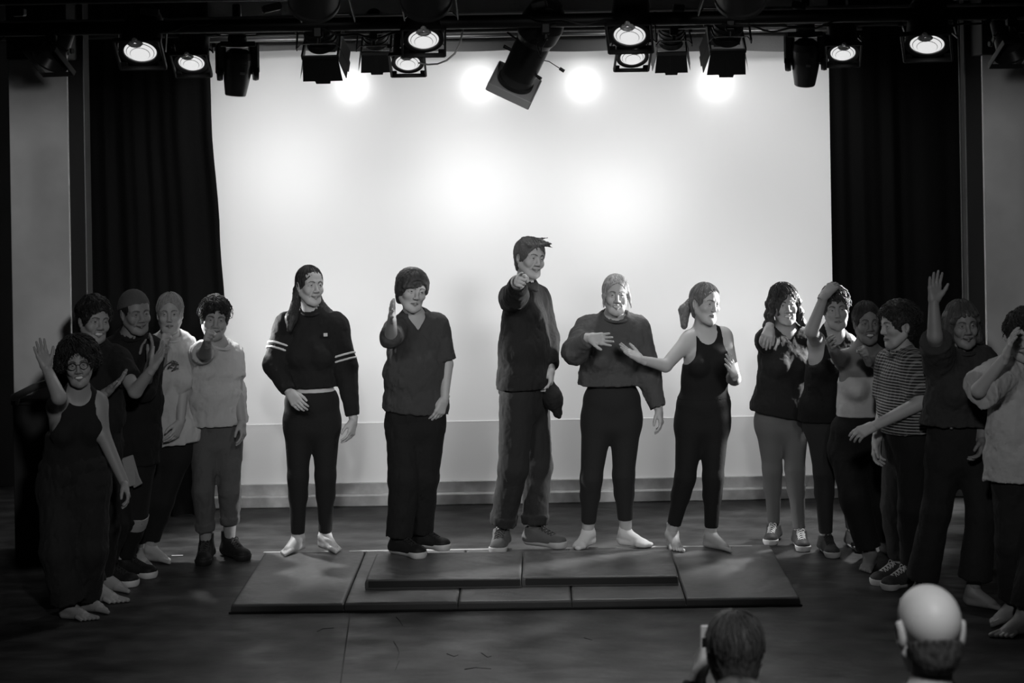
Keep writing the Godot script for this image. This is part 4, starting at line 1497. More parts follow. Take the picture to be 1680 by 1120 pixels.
	var M := Mesher.new()
	var tn := func(p: Vector3) -> Color:
		var g := tone * (1.0 + 0.45 * fuzz.get_noise_3d(p.x * 150.0, p.y * 28.0, p.z * 150.0))
		return Color(g, g, g)
	F.emit(M, Color.WHITE, tn)
	match style:
		"bowl": strands(M, 60, seed_, 0.1, tone, 1.16, 0.0, true, 0.002, 0.6)
		"swept": strands(M, 70, seed_, 0.1, tone, 1.12, 0.002, false, 0.0022, 1.0)
		"short": strands(M, 60, seed_, 0.1, tone, 1.15, 0.003, false)
		"curly": strands(M, 110, seed_, 0.1, tone, 1.24, 0.011, false, 0.0026)
		"afro": strands(M, 150, seed_, 0.2, tone, 1.55, 0.013, false, 0.003)
		"bob": strands(M, 120, seed_, 0.5, tone, 1.17, 0.002, true)
		"long": strands(M, 120, seed_, 0.2, tone, 1.05, 0.001, true)
		"wavy": strands(M, 110, seed_, 0.45, tone, 1.2, 0.007, false)
		"wisps": strands(M, 120, seed_, 0.5, tone, 1.06, 0.003, true, 0.0017)
		"bald": pass
		"beanie": pass
		_: strands(M, 130, seed_, 0.1, tone, 1.1, 0.002, true, 0.002)
	return M.mesh()


# ---------------------------------------------------------------- people
var cast: Array[Dictionary] = []

func person(d: Dictionary) -> Dictionary:     # people are listed first, then built side by side
	cast.append(d)
	return d


func build_one(i: int) -> void:
	cast[i].node = figure(cast[i], i)


func build_people() -> void:
	var task := WorkerThreadPool.add_group_task(build_one, cast.size(), 4, true)
	WorkerThreadPool.wait_for_group_task_completion(task)
	for d in cast:
		add_child(d.node)


func part(called: String, m: Mesh, mat: Material, parent: Node3D, xf := Transform3D.IDENTITY) -> MeshInstance3D:
	Mesher.lock.lock()
	var o := MeshInstance3D.new()
	o.name = called
	o.mesh = m
	o.material_override = mat
	o.transform = xf
	parent.add_child(o, true)
	Mesher.lock.unlock()
	return o


func cut_bone(b: Array, t0: float, t1: float) -> Array:
	var a: Vector3 = b[0]
	var e: Vector3 = b[1]
	return [a.lerp(e, t0), a.lerp(e, t1), lerpf(b[2], b[3], t0), lerpf(b[2], b[3], t1), b[4], b[5]]


func span(bones: Array, pad: float) -> AABB:
	var bb := AABB(bones[0][0], Vector3.ZERO)
	for b: Array in bones:
		bb = bb.expand(b[0]).expand(b[1])
	return bb.grow(pad)


func lay(F: Field, b: Array, e0: float, e1: float, k: float, flat := 0) -> void:
	F.cone(b[0], b[1], b[2] + e0, b[3] + e1, k, b[4], b[5], flat)


func figure(d: Dictionary, order: int) -> Node3D:
	var s: float = d.get("s", 1.0)
	var g: float = d.get("g", 1.0) * s
	var fy: float = d.get("fy", 0.0)
	var fo: Array = d.fo
	var heel: Array[Vector3] = [G(fo[0], fo[1], fy), G(fo[3], fo[4], fy)]
	var back: bool = d.get("back", false)
	var z: float = d.get("z", (heel[0].z + heel[1].z) * 0.5) + d.get("dz", 0.0)
	var hp: Array = d.hp
	var hips: Array[Vector3] = [P(hp[0], hp[1], z + hp[4]), P(hp[2], hp[3], z + hp[5])]
	var lean: float = d.get("lean", 0.02)
	var sh: Array = d.sh
	var shs: Array[Vector3] = [P(sh[0], sh[1], z + lean + sh[2]), P(sh[3], sh[4], z + lean + sh[5])]
	var nk: Vector3 = P(d.nk[0], d.nk[1], z + lean + (sh[2] + sh[5]) * 0.5 + d.get("nz", 0.0))
	var fem: bool = d.get("fem", false)
	var hd: Array = d.hd          # px, py, yaw, pitch, roll, dz
	var hs: float = d.get("hs", 1.0)
	var hc := P(hd[0], hd[1], nk.z + (hd[5] if hd.size() > 5 else 0.05))
	var hb := Basis.from_euler(Vector3(deg_to_rad(hd[3]), deg_to_rad(hd[2]), deg_to_rad(hd[4]))).scaled_local(Vector3(hs * (0.93 if fem else 1.0), hs, hs))
	var hx := Transform3D(hb, hc)
	var kn: Array = d.kn
	var ank: Array[Vector3] = []
	var kne: Array[Vector3] = []
	for i in 2:
		ank.append(heel[i] + Vector3(0, 0.085, 0) * s)
		kne.append(P(kn[i * 3], kn[i * 3 + 1], lerpf(hips[i].z, ank[i].z, 0.5) + 0.03 + kn[i * 3 + 2]))
	var elb: Array[Vector3] = []
	var wri: Array[Vector3] = []
	for i in 2:
		elb.append(reach(shs[i], 0.285 * s, d.el[i * 3], d.el[i * 3 + 1], d.el[i * 3 + 2]))
		wri.append(reach(elb[i], 0.25 * s, d.wr[i * 3], d.wr[i * 3 + 1], d.wr[i * 3 + 2]))
	# bones: a, b, ra, rb, lateral axis, widening
	var hm := (hips[0] + hips[1]) * 0.5
	var sm := (shs[0] + shs[1]) * 0.5
	var latH := (hips[1] - hips[0]).normalized()
	var latS := (shs[1] - shs[0]).normalized()
	var latM := (latH + latS).normalized()
	var B := {}
	B.hips = [hm + (sm - hm) * -0.06, hm.lerp(sm, 0.2), 0.1 * g, 0.095 * g, latH, 1.6 if fem else 1.4]
	B.waist = [hm.lerp(sm, 0.2), hm.lerp(sm, 0.5), 0.096 * g, (0.084 if fem else 0.096) * g, latM, 1.4]
	B.chest = [hm.lerp(sm, 0.5), hm.lerp(sm, 0.8), (0.086 if fem else 0.098) * g, 0.1 * g, latS, 1.5]
	B.clav = [shs[0] + Vector3(0, -0.015, 0), shs[1] + Vector3(0, -0.015, 0), 0.053 * g, 0.053 * g, Vector3.ZERO, 1.0]
	B.trap0 = [nk + Vector3(0, 0.01, -0.01), shs[0].lerp(nk, 0.25), 0.05 * s, 0.042 * s, Vector3.ZERO, 1.0]
	B.trap1 = [nk + Vector3(0, 0.01, -0.01), shs[1].lerp(nk, 0.25), 0.05 * s, 0.042 * s, Vector3.ZERO, 1.0]
	B.neck = [nk + (sm - nk) * 0.4, hx * Vector3(0, -0.04, -0.022), 0.056 * s, 0.052 * s, Vector3.ZERO, 1.0]
	for i in 2:
		var q := str(i)
		B["ua" + q] = [shs[i], elb[i], 0.05 * g, 0.038 * g, Vector3.ZERO, 1.0]
		B["fa" + q] = [elb[i], wri[i], 0.04 * g, 0.026 * g, Vector3.ZERO, 1.0]
		B["th" + q] = [hips[i], kne[i], 0.087 * g, 0.056 * g, Vector3.ZERO, 1.0]
		B["ca" + q] = [kne[i], ank[i], 0.054 * g, 0.034 * g, Vector3.ZERO, 1.0]
		var cm: Vector3 = kne[i].lerp(ank[i], 0.32) - Vector3(0, 0, -0.02 if back else 0.02)
		B["cm" + q] = [kne[i].lerp(ank[i], 0.14), cm, 0.045 * g, 0.052 * g, Vector3.ZERO, 1.0]
	var fwd := latS.cross(Vector3.UP).normalized()
	if back:
		fwd = -fwd
	var root := Node3D.new()
	root.name = "person" if order == 0 else "person_%03d" % order
	root.position = Vector3(hm.x, fy, z)
	root.set_meta("label", d.label)
	root.set_meta("category", "person")
	if d.has("group"):
		root.set_meta("group", d.group)
	var shift := Transform3D(Basis.IDENTITY, -root.position)
	var sk: float = d.get("skin", 0.42)
	var brow: float = d.get("brow", 0.05)
	var skin_of := func(c: Color) -> Color:
		var v: float = c.r if c.g > 0.5 else (brow + 0.15 * sk if c.b > 0.5 else c.r * sk)
		return Color(v, v, v)
	# the body: one surface, with head, hands and bare feet on it
	var all := B.values()
	var bb := span(all, 0.17)
	var F := Field.new(bb.position, bb.end, 0.0125)
	for key: String in ["hips", "waist", "chest"]:
		lay(F, B[key], 0, 0, 0.05)
	for key: String in ["clav", "trap0", "trap1", "neck"]:
		lay(F, B[key], 0, 0, 0.035)
	if fem:
		for sg: float in [-1.0, 1.0]:
			F.ball(hm.lerp(sm, 0.69) + latS * 0.075 * sg * g + fwd * 0.085 * g, Vector3.ONE * 0.058 * g, Basis.IDENTITY, 0.04)
	for i in 2:
		var q := str(i)
		lay(F, B["th" + q], 0, 0, 0.035)
		lay(F, B["ca" + q], 0, 0, 0.03)
		lay(F, B["cm" + q], 0, 0, 0.03)
		lay(F, B["ua" + q], 0, 0, 0.03)
		lay(F, B["fa" + q], 0, 0, 0.012)
	var M := Mesher.new()
	F.emit(M, Color(sk, sk, sk))
	var hk: String = d.get("face", "smile")
	M.take(heads[hk], hx, skin_of)
	for i in 2:
		var pose: String = d.pose[i]
		if pose == "":
			continue
		var tip := reach(wri[i], 0.16 * s, d.ft[i * 3], d.ft[i * 3 + 1], d.ft[i * 3 + 2])
		var y := (tip - wri[i]).normalized()
		var zz: Vector3 = d.pn[i]
		zz = (zz - y * zz.dot(y)).normalized()
		var x := y.cross(zz)
		var fl := (i == 1) != back
		var hsc: float = d.get("hand", 0.95) * s
		M.take(hands[pose], Transform3D(Basis(x * (-hsc if fl else hsc), y * hsc, zz * hsc), wri[i]), skin_of, fl)
	var foot_xf: Array[Transform3D] = []
	for i in 2:
		var fl := (i == 1) != back
		var fb := Basis.from_euler(Vector3(0, deg_to_rad(fo[i * 3 + 2]), 0)).scaled_local(Vector3(-s if fl else s, s, s) * (0.92 if fem else 1.0))
		foot_xf.append(Transform3D(fb, heel[i]))
		if d.get("shoe", ["bare"])[0] == "bare":
			M.take(foot_skin, foot_xf[i], skin_of, fl)
	for i in M.v.size():
		M.v[i] -= root.position
	part("body", M.mesh(), mat_skin, root)
	# hair
	var hr: Array = d.get("hair", [])
	if hr.size() > 0:
		part("hair", hair(hr[0], hr[1], int(hd[0])), mat_hair, root, shift * hx)
	if d.has("face_wear"):
		part("glasses", glasses(), cloth(0.02, 0.3), root, shift * hx)
	if d.has("beanie"):
		var FB := Field.new(Vector3(-0.12, -0.05, -0.15), Vector3(0.12, 0.16, 0.14), 0.006)
		FB.ball(SKULL + Vector3(0, 0.004, -0.008), SKULL_R + Vector3(0.01, 0.016, 0.012))
		FB.cut(Vector3(0, 0.046, 0.03), Vector3(0, -1, 0.34).normalized())
		FB.cone(Vector3(-0.06, 0.03, -0.07), Vector3(0.06, 0.03, -0.07), 0.02, 0.02, 0.01)
		FB.rough(0.002, fuzz, Vector3(60, 200, 60))
		var MB := Mesher.new()
		FB.emit(MB)
		part("beanie", MB.mesh(), cloth(d.beanie, 0.9), root, shift * hx)
	# trousers
	if d.has("legs"):
		var L: Dictionary = d.legs
		var e: Array = L.e
		var bl := [B.hips, B.th0, B.th1, B.ca0, B.ca1]
		var b2 := span(bl, 0.16)
		var F2 := Field.new(b2.position, b2.end, 0.0105)
		lay(F2, B.hips, e[0], e[0], 0.05)
		lay(F2, B.waist, e[0] * 0.7, e[0] * 0.5, 0.05)
		var wy: float = P(hp[0], L.top - (0.0 if L.get("low", false) else 14.0), z).y
		for i in 2:
			var q := str(i)
			lay(F2, B["th" + q], e[0], e[1], 0.035)
			var end: float = L.end[i]
			var cb := cut_bone(B["ca" + q], 0.0, end)
			lay(F2, cb, e[1], e[2], 0.03, 2)
			if e[2] < 0.03:
				lay(F2, B["cm" + q], e[1] * 0.9, e[1] * 0.9, 0.03)
			if L.has("cuff"):
				lay(F2, cut_bone(B["ca" + q], end - 0.13, end), e[2] + L.cuff, e[2] + L.cuff, 0.008, 3)
		F2.cut(Vector3(0, wy, 0), Vector3.UP)
		if L.get("amp", 0.0) > 0.0:
			F2.rough(L.amp, folds, Vector3(13, L.get("fy", 6.0), 13), 0.8)
		var M2 := Mesher.new()
		F2.emit(M2)
		for i in M2.v.size():
			M2.v[i] -= root.position
		var tr := part(L.get("name", "trousers"), M2.mesh(), cloth(L.col, L.get("rough", 0.85), L.get("rim", 0.3)), root)
		if L.has("label"):
			tr.set_meta("label", L.label)
	# top
	if d.has("top"):
		var T: Dictionary = d.top
		var e: float = T.e
		var tank: bool = T.get("tank", false)
		var sl: Array = T.get("sl", [0.0, 0.0])
		var bl := [B.hips, B.waist, B.chest, B.clav]
		for i in 2:
			if sl[i] > 0.0:
				bl.append(cut_bone(B["ua" + str(i)], 0, minf(1.0, sl[i])))
			if sl[i] > 1.0:
				bl.append(cut_bone(B["fa" + str(i)], 0, sl[i] - 1.0))
		var b3 := span(bl, 0.22)
		var F3 := Field.new(b3.position, b3.end, 0.0105)
		var hemy: float = P(hp[0], T.hem, z).y
		var fl: float = T.get("flare", 0.0)
		lay(F3, B.hips, e + fl, e + fl * 0.8, 0.05)
		lay(F3, B.waist, e + fl * 0.8, e + fl * 0.5, 0.05)
		lay(F3, B.chest, e + fl * 0.5, e, 0.05)
		if T.has("long"):      # hangs below the hips
			F3.cone(hm.lerp(sm, 0.35), Vector3(hm.x, hemy - 0.16, hm.z), (0.088 if fem else 0.098) * g + e, T.long / 1.4, 0.05, latH, 1.4)
		if fem:
			for sg: float in [-1.0, 1.0]:
				F3.ball(hm.lerp(sm, 0.69) + latS * 0.075 * sg * g + fwd * 0.085 * g, Vector3.ONE * (0.058 * g + e * 0.8), Basis.IDENTITY, 0.04)
		if tank:
			lay(F3, cut_bone(B.clav, 0.1, 0.9), e, e, 0.03)
			lay(F3, B.trap0, e * 0.8, e * 0.5, 0.03)
			lay(F3, B.trap1, e * 0.8, e * 0.5, 0.03)
		else:
			lay(F3, B.clav, e, e, 0.035)
			lay(F3, B.trap0, e, e, 0.035)
			lay(F3, B.trap1, e, e, 0.035)
		F3.cut(Vector3(hm.x, hemy, 0), Vector3(-T.get("slant", 0.0), -1, 0).normalized())
		if tank:
			for i in 2:
				var out: Vector3 = (shs[i] - shs[1 - i]).normalized()
				var hw := (shs[1] - shs[0]).length() * 0.5
				F3.ball(shs[i] + out * 0.05 * g + Vector3(0, -0.035, 0), Vector3(0.05 * g + hw * 0.22, 0.115 * g, 0.16 * g), Basis(latS, Vector3.UP, latS.cross(Vector3.UP)), 0.01, true)
		for i in 2:
			var q := str(i)
			if sl[i] > 0.0:
				var w: float = T.get("sw", 0.012)
				var ub := cut_bone(B["ua" + q], 0, minf(1.0, sl[i]))
				lay(F3, ub, e + w * 0.6, w + e * 0.5, 0.03, 2 if sl[i] < 1.0 else 0)
				if sl[i] > 1.0:
					lay(F3, cut_bone(B["fa" + q], 0, sl[i] - 1.0), w + e * 0.5, T.get("cw", w), 0.02, 2)
		if T.get("amp", 0.0) > 0.0:
			F3.rough(T.amp * 1.3, folds, T.get("fs", Vector3(12, 7, 12)), 0.8)
		if T.has("topcut"):
			F3.cut(Vector3(0, P(hp[0], T.topcut, z).y, 0), Vector3.UP)
		var nv: Array = T.neck      # drop, radius across, how deep in front, how deep the v
		F3.ball(nk + Vector3(0, 0.03 - nv[0], 0) + fwd * nv[2], Vector3(nv[1], 0.07, nv[1] * 0.95), Basis(latS, Vector3.UP, latS.cross(Vector3.UP)), 0.006, true)
		if nv.size() > 3:
			for k in 6:
				var t := k / 5.0
				F3.ball(nk + fwd * (0.05 + 0.05 * t) + Vector3(0, 0.01 - nv[3] * t, 0), Vector3(0.048 * (1.0 - t) + 0.006, 0.03, 0.06), Basis(latS, Vector3.UP, latS.cross(Vector3.UP)), 0.004, true)
		var M3 := Mesher.new()
		F3.emit(M3)
		for i in M3.v.size():
			M3.v[i] -= root.position
		var mt: Material = T.mat if T.has("mat") else cloth(T.col, 0.9, T.get("rim", 0.3))
		part(T.name, M3.mesh(), mt, root)
		if not tank and nv.size() == 3:      # a rolled collar
			var Mc := Mesher.new()
			var ringp := []
			for k in 33:
				var a := TAU * k / 32.0
				var side: Vector3 = latS * (sin(a) * (float(nv[1]) + 0.004))
				ringp.append(nk + Vector3(0, 0.006 - float(nv[0]) - 0.026 * cos(a), 0) + side + fwd * (0.012 + cos(a) * (float(nv[1]) + 0.006)) - root.position)
			Mc.tube(ringp, 0.0085, 0.0085, 8)
			part("collar", Mc.mesh(), mt, root)
		if T.has("bands"):       # two pale bands round each sleeve
			for i in 2:
				for t: float in T.bands[i]:
					var Fb := Field.new(elb[i].lerp(shs[i], 0.5) - Vector3.ONE * 0.25, elb[i].lerp(shs[i], 0.5) + Vector3.ONE * 0.25, 0.006)
					var w2: float = T.get("sw", 0.012)
					var bone := cut_bone(B["ua" + str(i)], t, t + 0.05)
					lay(Fb, bone, e * (1.0 - 0.5 * t) + w2 * (0.6 + 0.4 * t) + 0.011, e * (1.0 - 0.5 * t) + w2 * (0.6 + 0.4 * t) + 0.011, 0.002, 3)
					var Mb := Mesher.new()
					Fb.emit(Mb)
					part("sleeve_stripe", Mb.mesh(), cloth(0.62, 0.9), root, shift)
	# shoes and socks
	var so: Array = d.get("shoe", ["bare"])
	for i in 2:
		if so[0] in ["sneaker", "boot"]:
			var sm2: Array = shoe_meshes[so[0]]
			var sx := foot_xf[i]
			sx.basis = sx.basis.scaled_local(Vector3(1.0 if sx.basis.determinant() > 0 else -1.0, 1, 1)) if sx.basis.determinant() < 0 else sx.basis
			var shoe := part("shoe", sm2[0], cloth(so[1], 0.6), root, shift * sx)
			part("sole", sm2[1], cloth(so[2], 0.55), shoe)
			part("laces", sm2[2], cloth(so[3], 0.8), shoe)
			if so.size() > 4:
				part("sock", sock_tube(), cloth(so[4], 0.9), root, shift * Transform3D(Basis(), ank[i]))
		elif so[0] == "sock":
			var sx := foot_xf[i]
			if sx.basis.determinant() < 0:
				sx.basis = sx.basis.scaled_local(Vector3(-1, 1, 1))
			var k := part("sock", foot_mesh, cloth(so[1], 0.9), root, shift * sx.scaled_local(Vector3(1.06, 1.05, 1.03)))
	d.joints = {"wri": wri, "elb": elb, "shs": shs, "hips": hips, "kne": kne, "ank": ank, "hx": hx, "fwd": fwd, "hm": hm, "sm": sm, "B": B, "shift": shift, "nk": nk}
	return root


var foot_mesh: ArrayMesh

func sock_tube() -> Mesh:
	var M := Mesher.new()
	M.lathe(Transform3D(), [Vector2(0.042, -0.03), Vector2(0.041, 0.02), Vector2(0.044, 0.05), Vector2(0.047, 0.075), Vector2(0.03, 0.078)], 20)
	return M.mesh()


func glasses() -> Mesh:
	var M := Mesher.new()
	for s: float in [-1.0, 1.0]:
		var ring := []
		for k in 19:
			var a := TAU * k / 18.0
			ring.append(Vector3(0.034 * s + cos(a) * 0.024, 0.004 + sin(a) * 0.019, 0.101 - 0.006 * absf(cos(a))))
		M.tube(ring, 0.0022, 0.0022, 6)
		M.tube([Vector3(0.058 * s, 0.01, 0.096), Vector3(0.078 * s, 0.012, 0.06), Vector3(0.084 * s, 0.008, -0.01)], 0.002, 0.002, 6)
	M.tube([Vector3(-0.011, 0.008, 0.1), Vector3(0, 0.012, 0.106), Vector3(0.011, 0.008, 0.1)], 0.002, 0.002, 6)
	return M.mesh()


# ---------------------------------------------------------------- the cast, from the left of the stage to the right
func striped() -> StandardMaterial3D:
	var im := Image.create(8, 64, false, Image.FORMAT_RGB8)
	for y in 64:
		var v := 0.62 if y % 32 < 11 else 0.11
		im.fill_rect(Rect2i(0, y, 8, 1), Color(v, v, v))
	var m := paint(1.0, 0.9)
	m.albedo_texture = ImageTexture.create_from_image(im)
	m.uv1_triplanar = true
	m.uv1_scale = Vector3(20, 31, 20)
	m.rim_enabled = true
	m.rim = 0.2
	return m


func build_cast() -> void:
	var gl := "performers along the left of the stage"
	var gc := "performers standing on the mats"
	var gr := "performers along the right of the stage"
	var V := func(x: float, y: float, z: float) -> Vector3: return Vector3(x, y, z)
	# ---- left side
	person({"label": "woman with round afro and glasses in a black tank top, one arm flung up", "group": gl, "fem": true, "s": 0.95, "g": 1.06, "skin": 0.2, "face": "grin", "brow": 0.01,
		"hd": [129, 598, 12, 0, 4, 0.04], "hs": 0.97, "nk": [128, 641], "sh": [93, 664, 0.05, 160, 658, -0.02], "hp": [97, 795, 146, 792, 0, 0], "kn": [95, 905, 0.02, 148, 902, 0.02], "fo": [112, 1013, 62, 140, 1000, 66],
		"el": [97, 652, 1, 169, 714, 0.3], "wr": [76, 603, 0.2, 204, 792, 0.4], "ft": [64, 566, 0.1, 214, 825, 0.4], "pose": ["open", "relaxed"], "pn": [V.call(0.5, 0.5, 0.7), V.call(-1, 0, 0.1)],
		"hair": ["afro", 0.012], "face_wear": true,
		"legs": {"name": "trousers", "col": 0.014, "e": [0.02, 0.035, 0.05], "top": 745, "end": [0.99, 0.99], "amp": 0.0070},
		"top": {"name": "tank_top", "col": 0.011, "e": 0.01, "hem": 800, "tank": true, "neck": [0.035, 0.066, 0.05], "flare": 0.01, "amp": 0.0028}})
	person({"label": "dark-haired man in a black T-shirt clapping, standing behind the woman with the afro", "group": gl, "s": 1.0, "skin": 0.25, "face": "grin", "brow": 0.01,
		"hd": [154, 527, 38, 2, -6, 0.04], "nk": [151, 566], "sh": [112, 594, 0.04, 193, 590, 0.0], "hp": [120, 772, 168, 770, 0, 0], "kn": [128, 875, 0, 172, 868, 0], "fo": [156, 984, 62, 168, 966, 68],
		"el": [140, 668, 0.7, 222, 642, 0.8], "wr": [178, 641, 0.6, 250, 604, 0.6], "ft": [206, 616, 0.4, 266, 577, 0.2], "pose": ["clap", "clap"], "pn": [V.call(0.2, 1, 0.2), V.call(-0.8, 0.1, 0.6)],
		"hair": ["curly", 0.014],
		"legs": {"col": 0.012, "e": [0.015, 0.025, 0.03], "top": 745, "end": [0.98, 0.98], "amp": 0.0056},
		"top": {"name": "t_shirt", "col": 0.012, "e": 0.014, "hem": 772, "sl": [0.62, 0.62], "sw": 0.02, "neck": [-0.008, 0.064, 0.01], "flare": 0.015, "amp": 0.0049}})
	var p3 := {"label": "person in a grey beanie and black clothes clapping, pale wrap round one knee", "group": gl, "s": 1.0, "skin": 0.2, "face": "smile", "brow": 0.02,
		"hd": [222, 514, 35, 4, 2, 0.04], "nk": [214, 553], "sh": [180, 578, 0.04, 248, 574, -0.03], "hp": [186, 752, 228, 750, 0, 0], "kn": [192, 856, 0.02, 222, 848, 0.02], "fo": [176, 957, 66, 205, 944, 70],
		"el": [196, 660, 0.8, 236, 640, 0.8], "wr": [233, 600, 0.5, 247, 594, 0.5], "ft": [236, 556, -0.1, 252, 549, -0.1], "pose": ["clap", "clap"], "pn": [V.call(0.9, 0.1, 0.3), V.call(-0.9, 0.1, 0.3)],
		"hair": ["beanie", 0.02], "beanie": 0.08, "shoe": ["sneaker", 0.012, 0.55, 0.02, 0.45],
		"legs": {"col": 0.012, "e": [0.012, 0.012, 0.012], "top": 735, "end": [0.86, 0.86], "amp": 0.0028},
		"top": {"name": "hoodie", "col": 0.011, "e": 0.018, "hem": 760, "sl": [1.0, 1.0], "sw": 0.02, "neck": [-0.008, 0.062, 0.01], "flare": 0.02, "amp": 0.0056}}
	person(p3)
	var p4 := {"label": "blonde woman in a long pale T-shirt and black leggings pointing a fist forward", "group": gl, "fem": true, "s": 0.98, "skin": 0.36, "face": "calm", "brow": 0.1,
		"hd": [279, 515, 8, 0, 0, 0.04], "nk": [280, 555], "sh": [257, 570, 0.05, 300, 568, 0.0], "hp": [254, 735, 292, 735, 0, 0], "kn": [240, 826, 0.02, 268, 822, 0.0], "fo": [224, 921, 28, 248, 918, 58],
		"el": [263, 592, 1, 300, 636, 0.2], "wr": [269, 570, 1, 296, 693, 0.3], "ft": [266, 545, 0.8, 283, 722, 0.4], "pose": ["fist", "relaxed"], "pn": [V.call(0.9, 0, 0.1), V.call(-0.8, 0, -0.4)],
		"hair": ["tied", 0.24],
		"legs": {"name": "leggings", "col": 0.013, "e": [0.006, 0.007, 0.008], "top": 700, "end": [0.86, 0.86]},
		"top": {"name": "t_shirt", "col": 0.42, "e": 0.014, "hem": 727, "slant": -0.1, "sl": [0.6, 0.75], "sw": 0.025, "neck": [-0.008, 0.062, 0.015], "flare": 0.03, "amp": 0.0063}}
	person(p4)
	var p5 := {"label": "young man in a pale T-shirt, rolled jeans and black boots pointing at the audience", "group": gl, "s": 0.98, "skin": 0.24, "face": "smile", "brow": 0.015,
		"hd": [352, 524, 14, 2, -6, 0.05], "nk": [357, 568], "sh": [329, 580, 0.1, 380, 582, -0.03], "hp": [337, 715, 374, 715, 0.02, 0], "kn": [333, 805, 0.02, 377, 806, 0.0], "fo": [339, 916, 2, 377, 911, 38],
		"el": [337, 578, 1, 390, 648, 0.1], "wr": [340, 562, 1, 397, 692, 0.3], "ft": [338, 541, 0.8, 400, 719, 0.3], "pose": ["fist", "relaxed"], "pn": [V.call(0.9, -0.2, 0.1), V.call(-0.9, 0, -0.2)],
		"hair": ["curly", 0.015], "shoe": ["boot", 0.012, 0.014, 0.04],
		"legs": {"name": "jeans", "col": 0.075, "e": [0.003, 0.006, 0.012], "top": 683, "end": [0.72, 0.62], "amp": 0.0056, "cuff": 0.006},
		"top": {"name": "t_shirt", "col": 0.36, "e": 0.014, "hem": 694, "sl": [0.5, 0.55], "sw": 0.012, "neck": [-0.008, 0.064, 0.015], "flare": 0.018, "amp": 0.0063}}
	person(p5)
	# ---- on the mats
	var p6 := {"label": "long-haired girl in a black sweatshirt with two white stripes round each sleeve", "group": gc, "fem": true, "s": 1.0, "skin": 0.4, "face": "smile", "brow": 0.03, "fy": 0.048,
		"hd": [508, 469, 33, -2, -3, 0.05], "nk": [511, 514], "sh": [471, 533, 0.0, 550, 533, 0.0], "hp": [490, 690, 534, 690, 0, 0], "kn": [489, 783, 0, 534, 781, 0], "fo": [489, 901, -28, 534, 898, 36],
		"el": [450, 598, 0.3, 567, 600, 0.1], "wr": [475, 644, 0.7, 580, 690, 0.3], "ft": [495, 671, 0.7, 575, 717, 0.3], "pose": ["relaxed", "relaxed"], "pn": [V.call(0.3, -0.2, -1), V.call(-0.9, 0, -0.4)],
		"hair": ["long", 0.03],
		"legs": {"name": "leggings", "col": 0.012, "e": [0.004, 0.005, 0.007], "low": true, "top": 640, "end": [0.97, 0.97], "rim": 0.35},
		"top": {"name": "sweatshirt", "col": 0.013, "e": 0.016, "hem": 633, "sl": [1.93, 1.9], "sw": 0.02, "cw": 0.014, "neck": [-0.015, 0.06, 0.0], "flare": 0.015, "amp": 0.0042, "bands": [[0.5, 0.62], [0.72, 0.84]]}}
	person(p6)
	person({"label": "boy with a heavy side fringe in a dark V-neck sweater reaching a hand forward", "group": gc, "s": 0.98, "skin": 0.42, "face": "calm", "brow": 0.04, "fy": 0.098,
		"hd": [676, 477, 22, 4, -9, 0.05], "nk": [679, 521], "sh": [650, 541, 0.08, 716, 534, -0.03], "hp": [661, 690, 702, 690, 0.02, 0], "kn": [663, 785, 0.0, 694, 783, 0.02], "fo": [655, 908, 48, 690, 897, 58],
		"el": [641, 553, 1, 733, 597, 0.0], "wr": [643, 523, 1, 729, 655, 0.3], "ft": [641, 505, 0.9, 714, 695, 0.4], "pose": ["spread", "relaxed"], "pn": [V.call(0.3, 0.5, 0.8), V.call(-0.6, 0, -0.8)],
		"hair": ["bowl", 0.05], "shoe": ["sneaker", 0.012, 0.5, 0.02],
		"legs": {"col": 0.013, "e": [0.018, 0.034, 0.04], "top": 672, "end": [0.95, 0.95], "amp": 0.0056},
		"top": {"name": "sweater", "col": 0.05, "e": 0.016, "hem": 674, "slant": 0.12, "sl": [1.12, 0.92], "sw": 0.012, "neck": [0.0, 0.062, 0.01, 0.06], "flare": 0.02, "amp": 0.0056}})
	var p8 := {"label": "tall young man in dark suit jacket and baggy trousers pointing straight ahead, turned sideways", "group": gc, "s": 1.04, "skin": 0.44, "face": "smile", "brow": 0.03, "fy": 0.05,
		"hd": [869, 424, 34, 2, -9, 0.03], "nk": [861, 474, 0], "nz": 0.02, "sh": [842, 489, 0.16, 880, 489, -0.16], "lean": 0.0, "hp": [848, 655, 872, 655, 0.09, -0.09], "kn": [842, 767, 0.03, 882, 765, -0.03], "fo": [823, 896, -8, 877, 893, 58],
		"el": [846, 484, 1, 898, 555, 0.0], "wr": [850, 462, 1, 904, 606, 0.7], "ft": [852, 456, 1, 904, 638, 0.3], "pose": ["point", "cup"], "pn": [V.call(0.8, -0.3, 0.1), V.call(-1, 0, -0.2)],
		"hair": ["swept", 0.09], "shoe": ["sneaker", 0.09, 0.45, 0.05],
		"legs": {"col": 0.024, "e": [0.014, 0.03, 0.035], "top": 640, "end": [0.86, 0.9], "amp": 0.005, "cuff": 0.008},
		"top": {"name": "jacket", "col": 0.021, "e": 0.02, "hem": 634, "sl": [1.9, 1.9], "sw": 0.022, "cw": 0.02, "neck": [-0.012, 0.06, 0.0], "flare": 0.028, "amp": 0.0042}}
	person(p8)
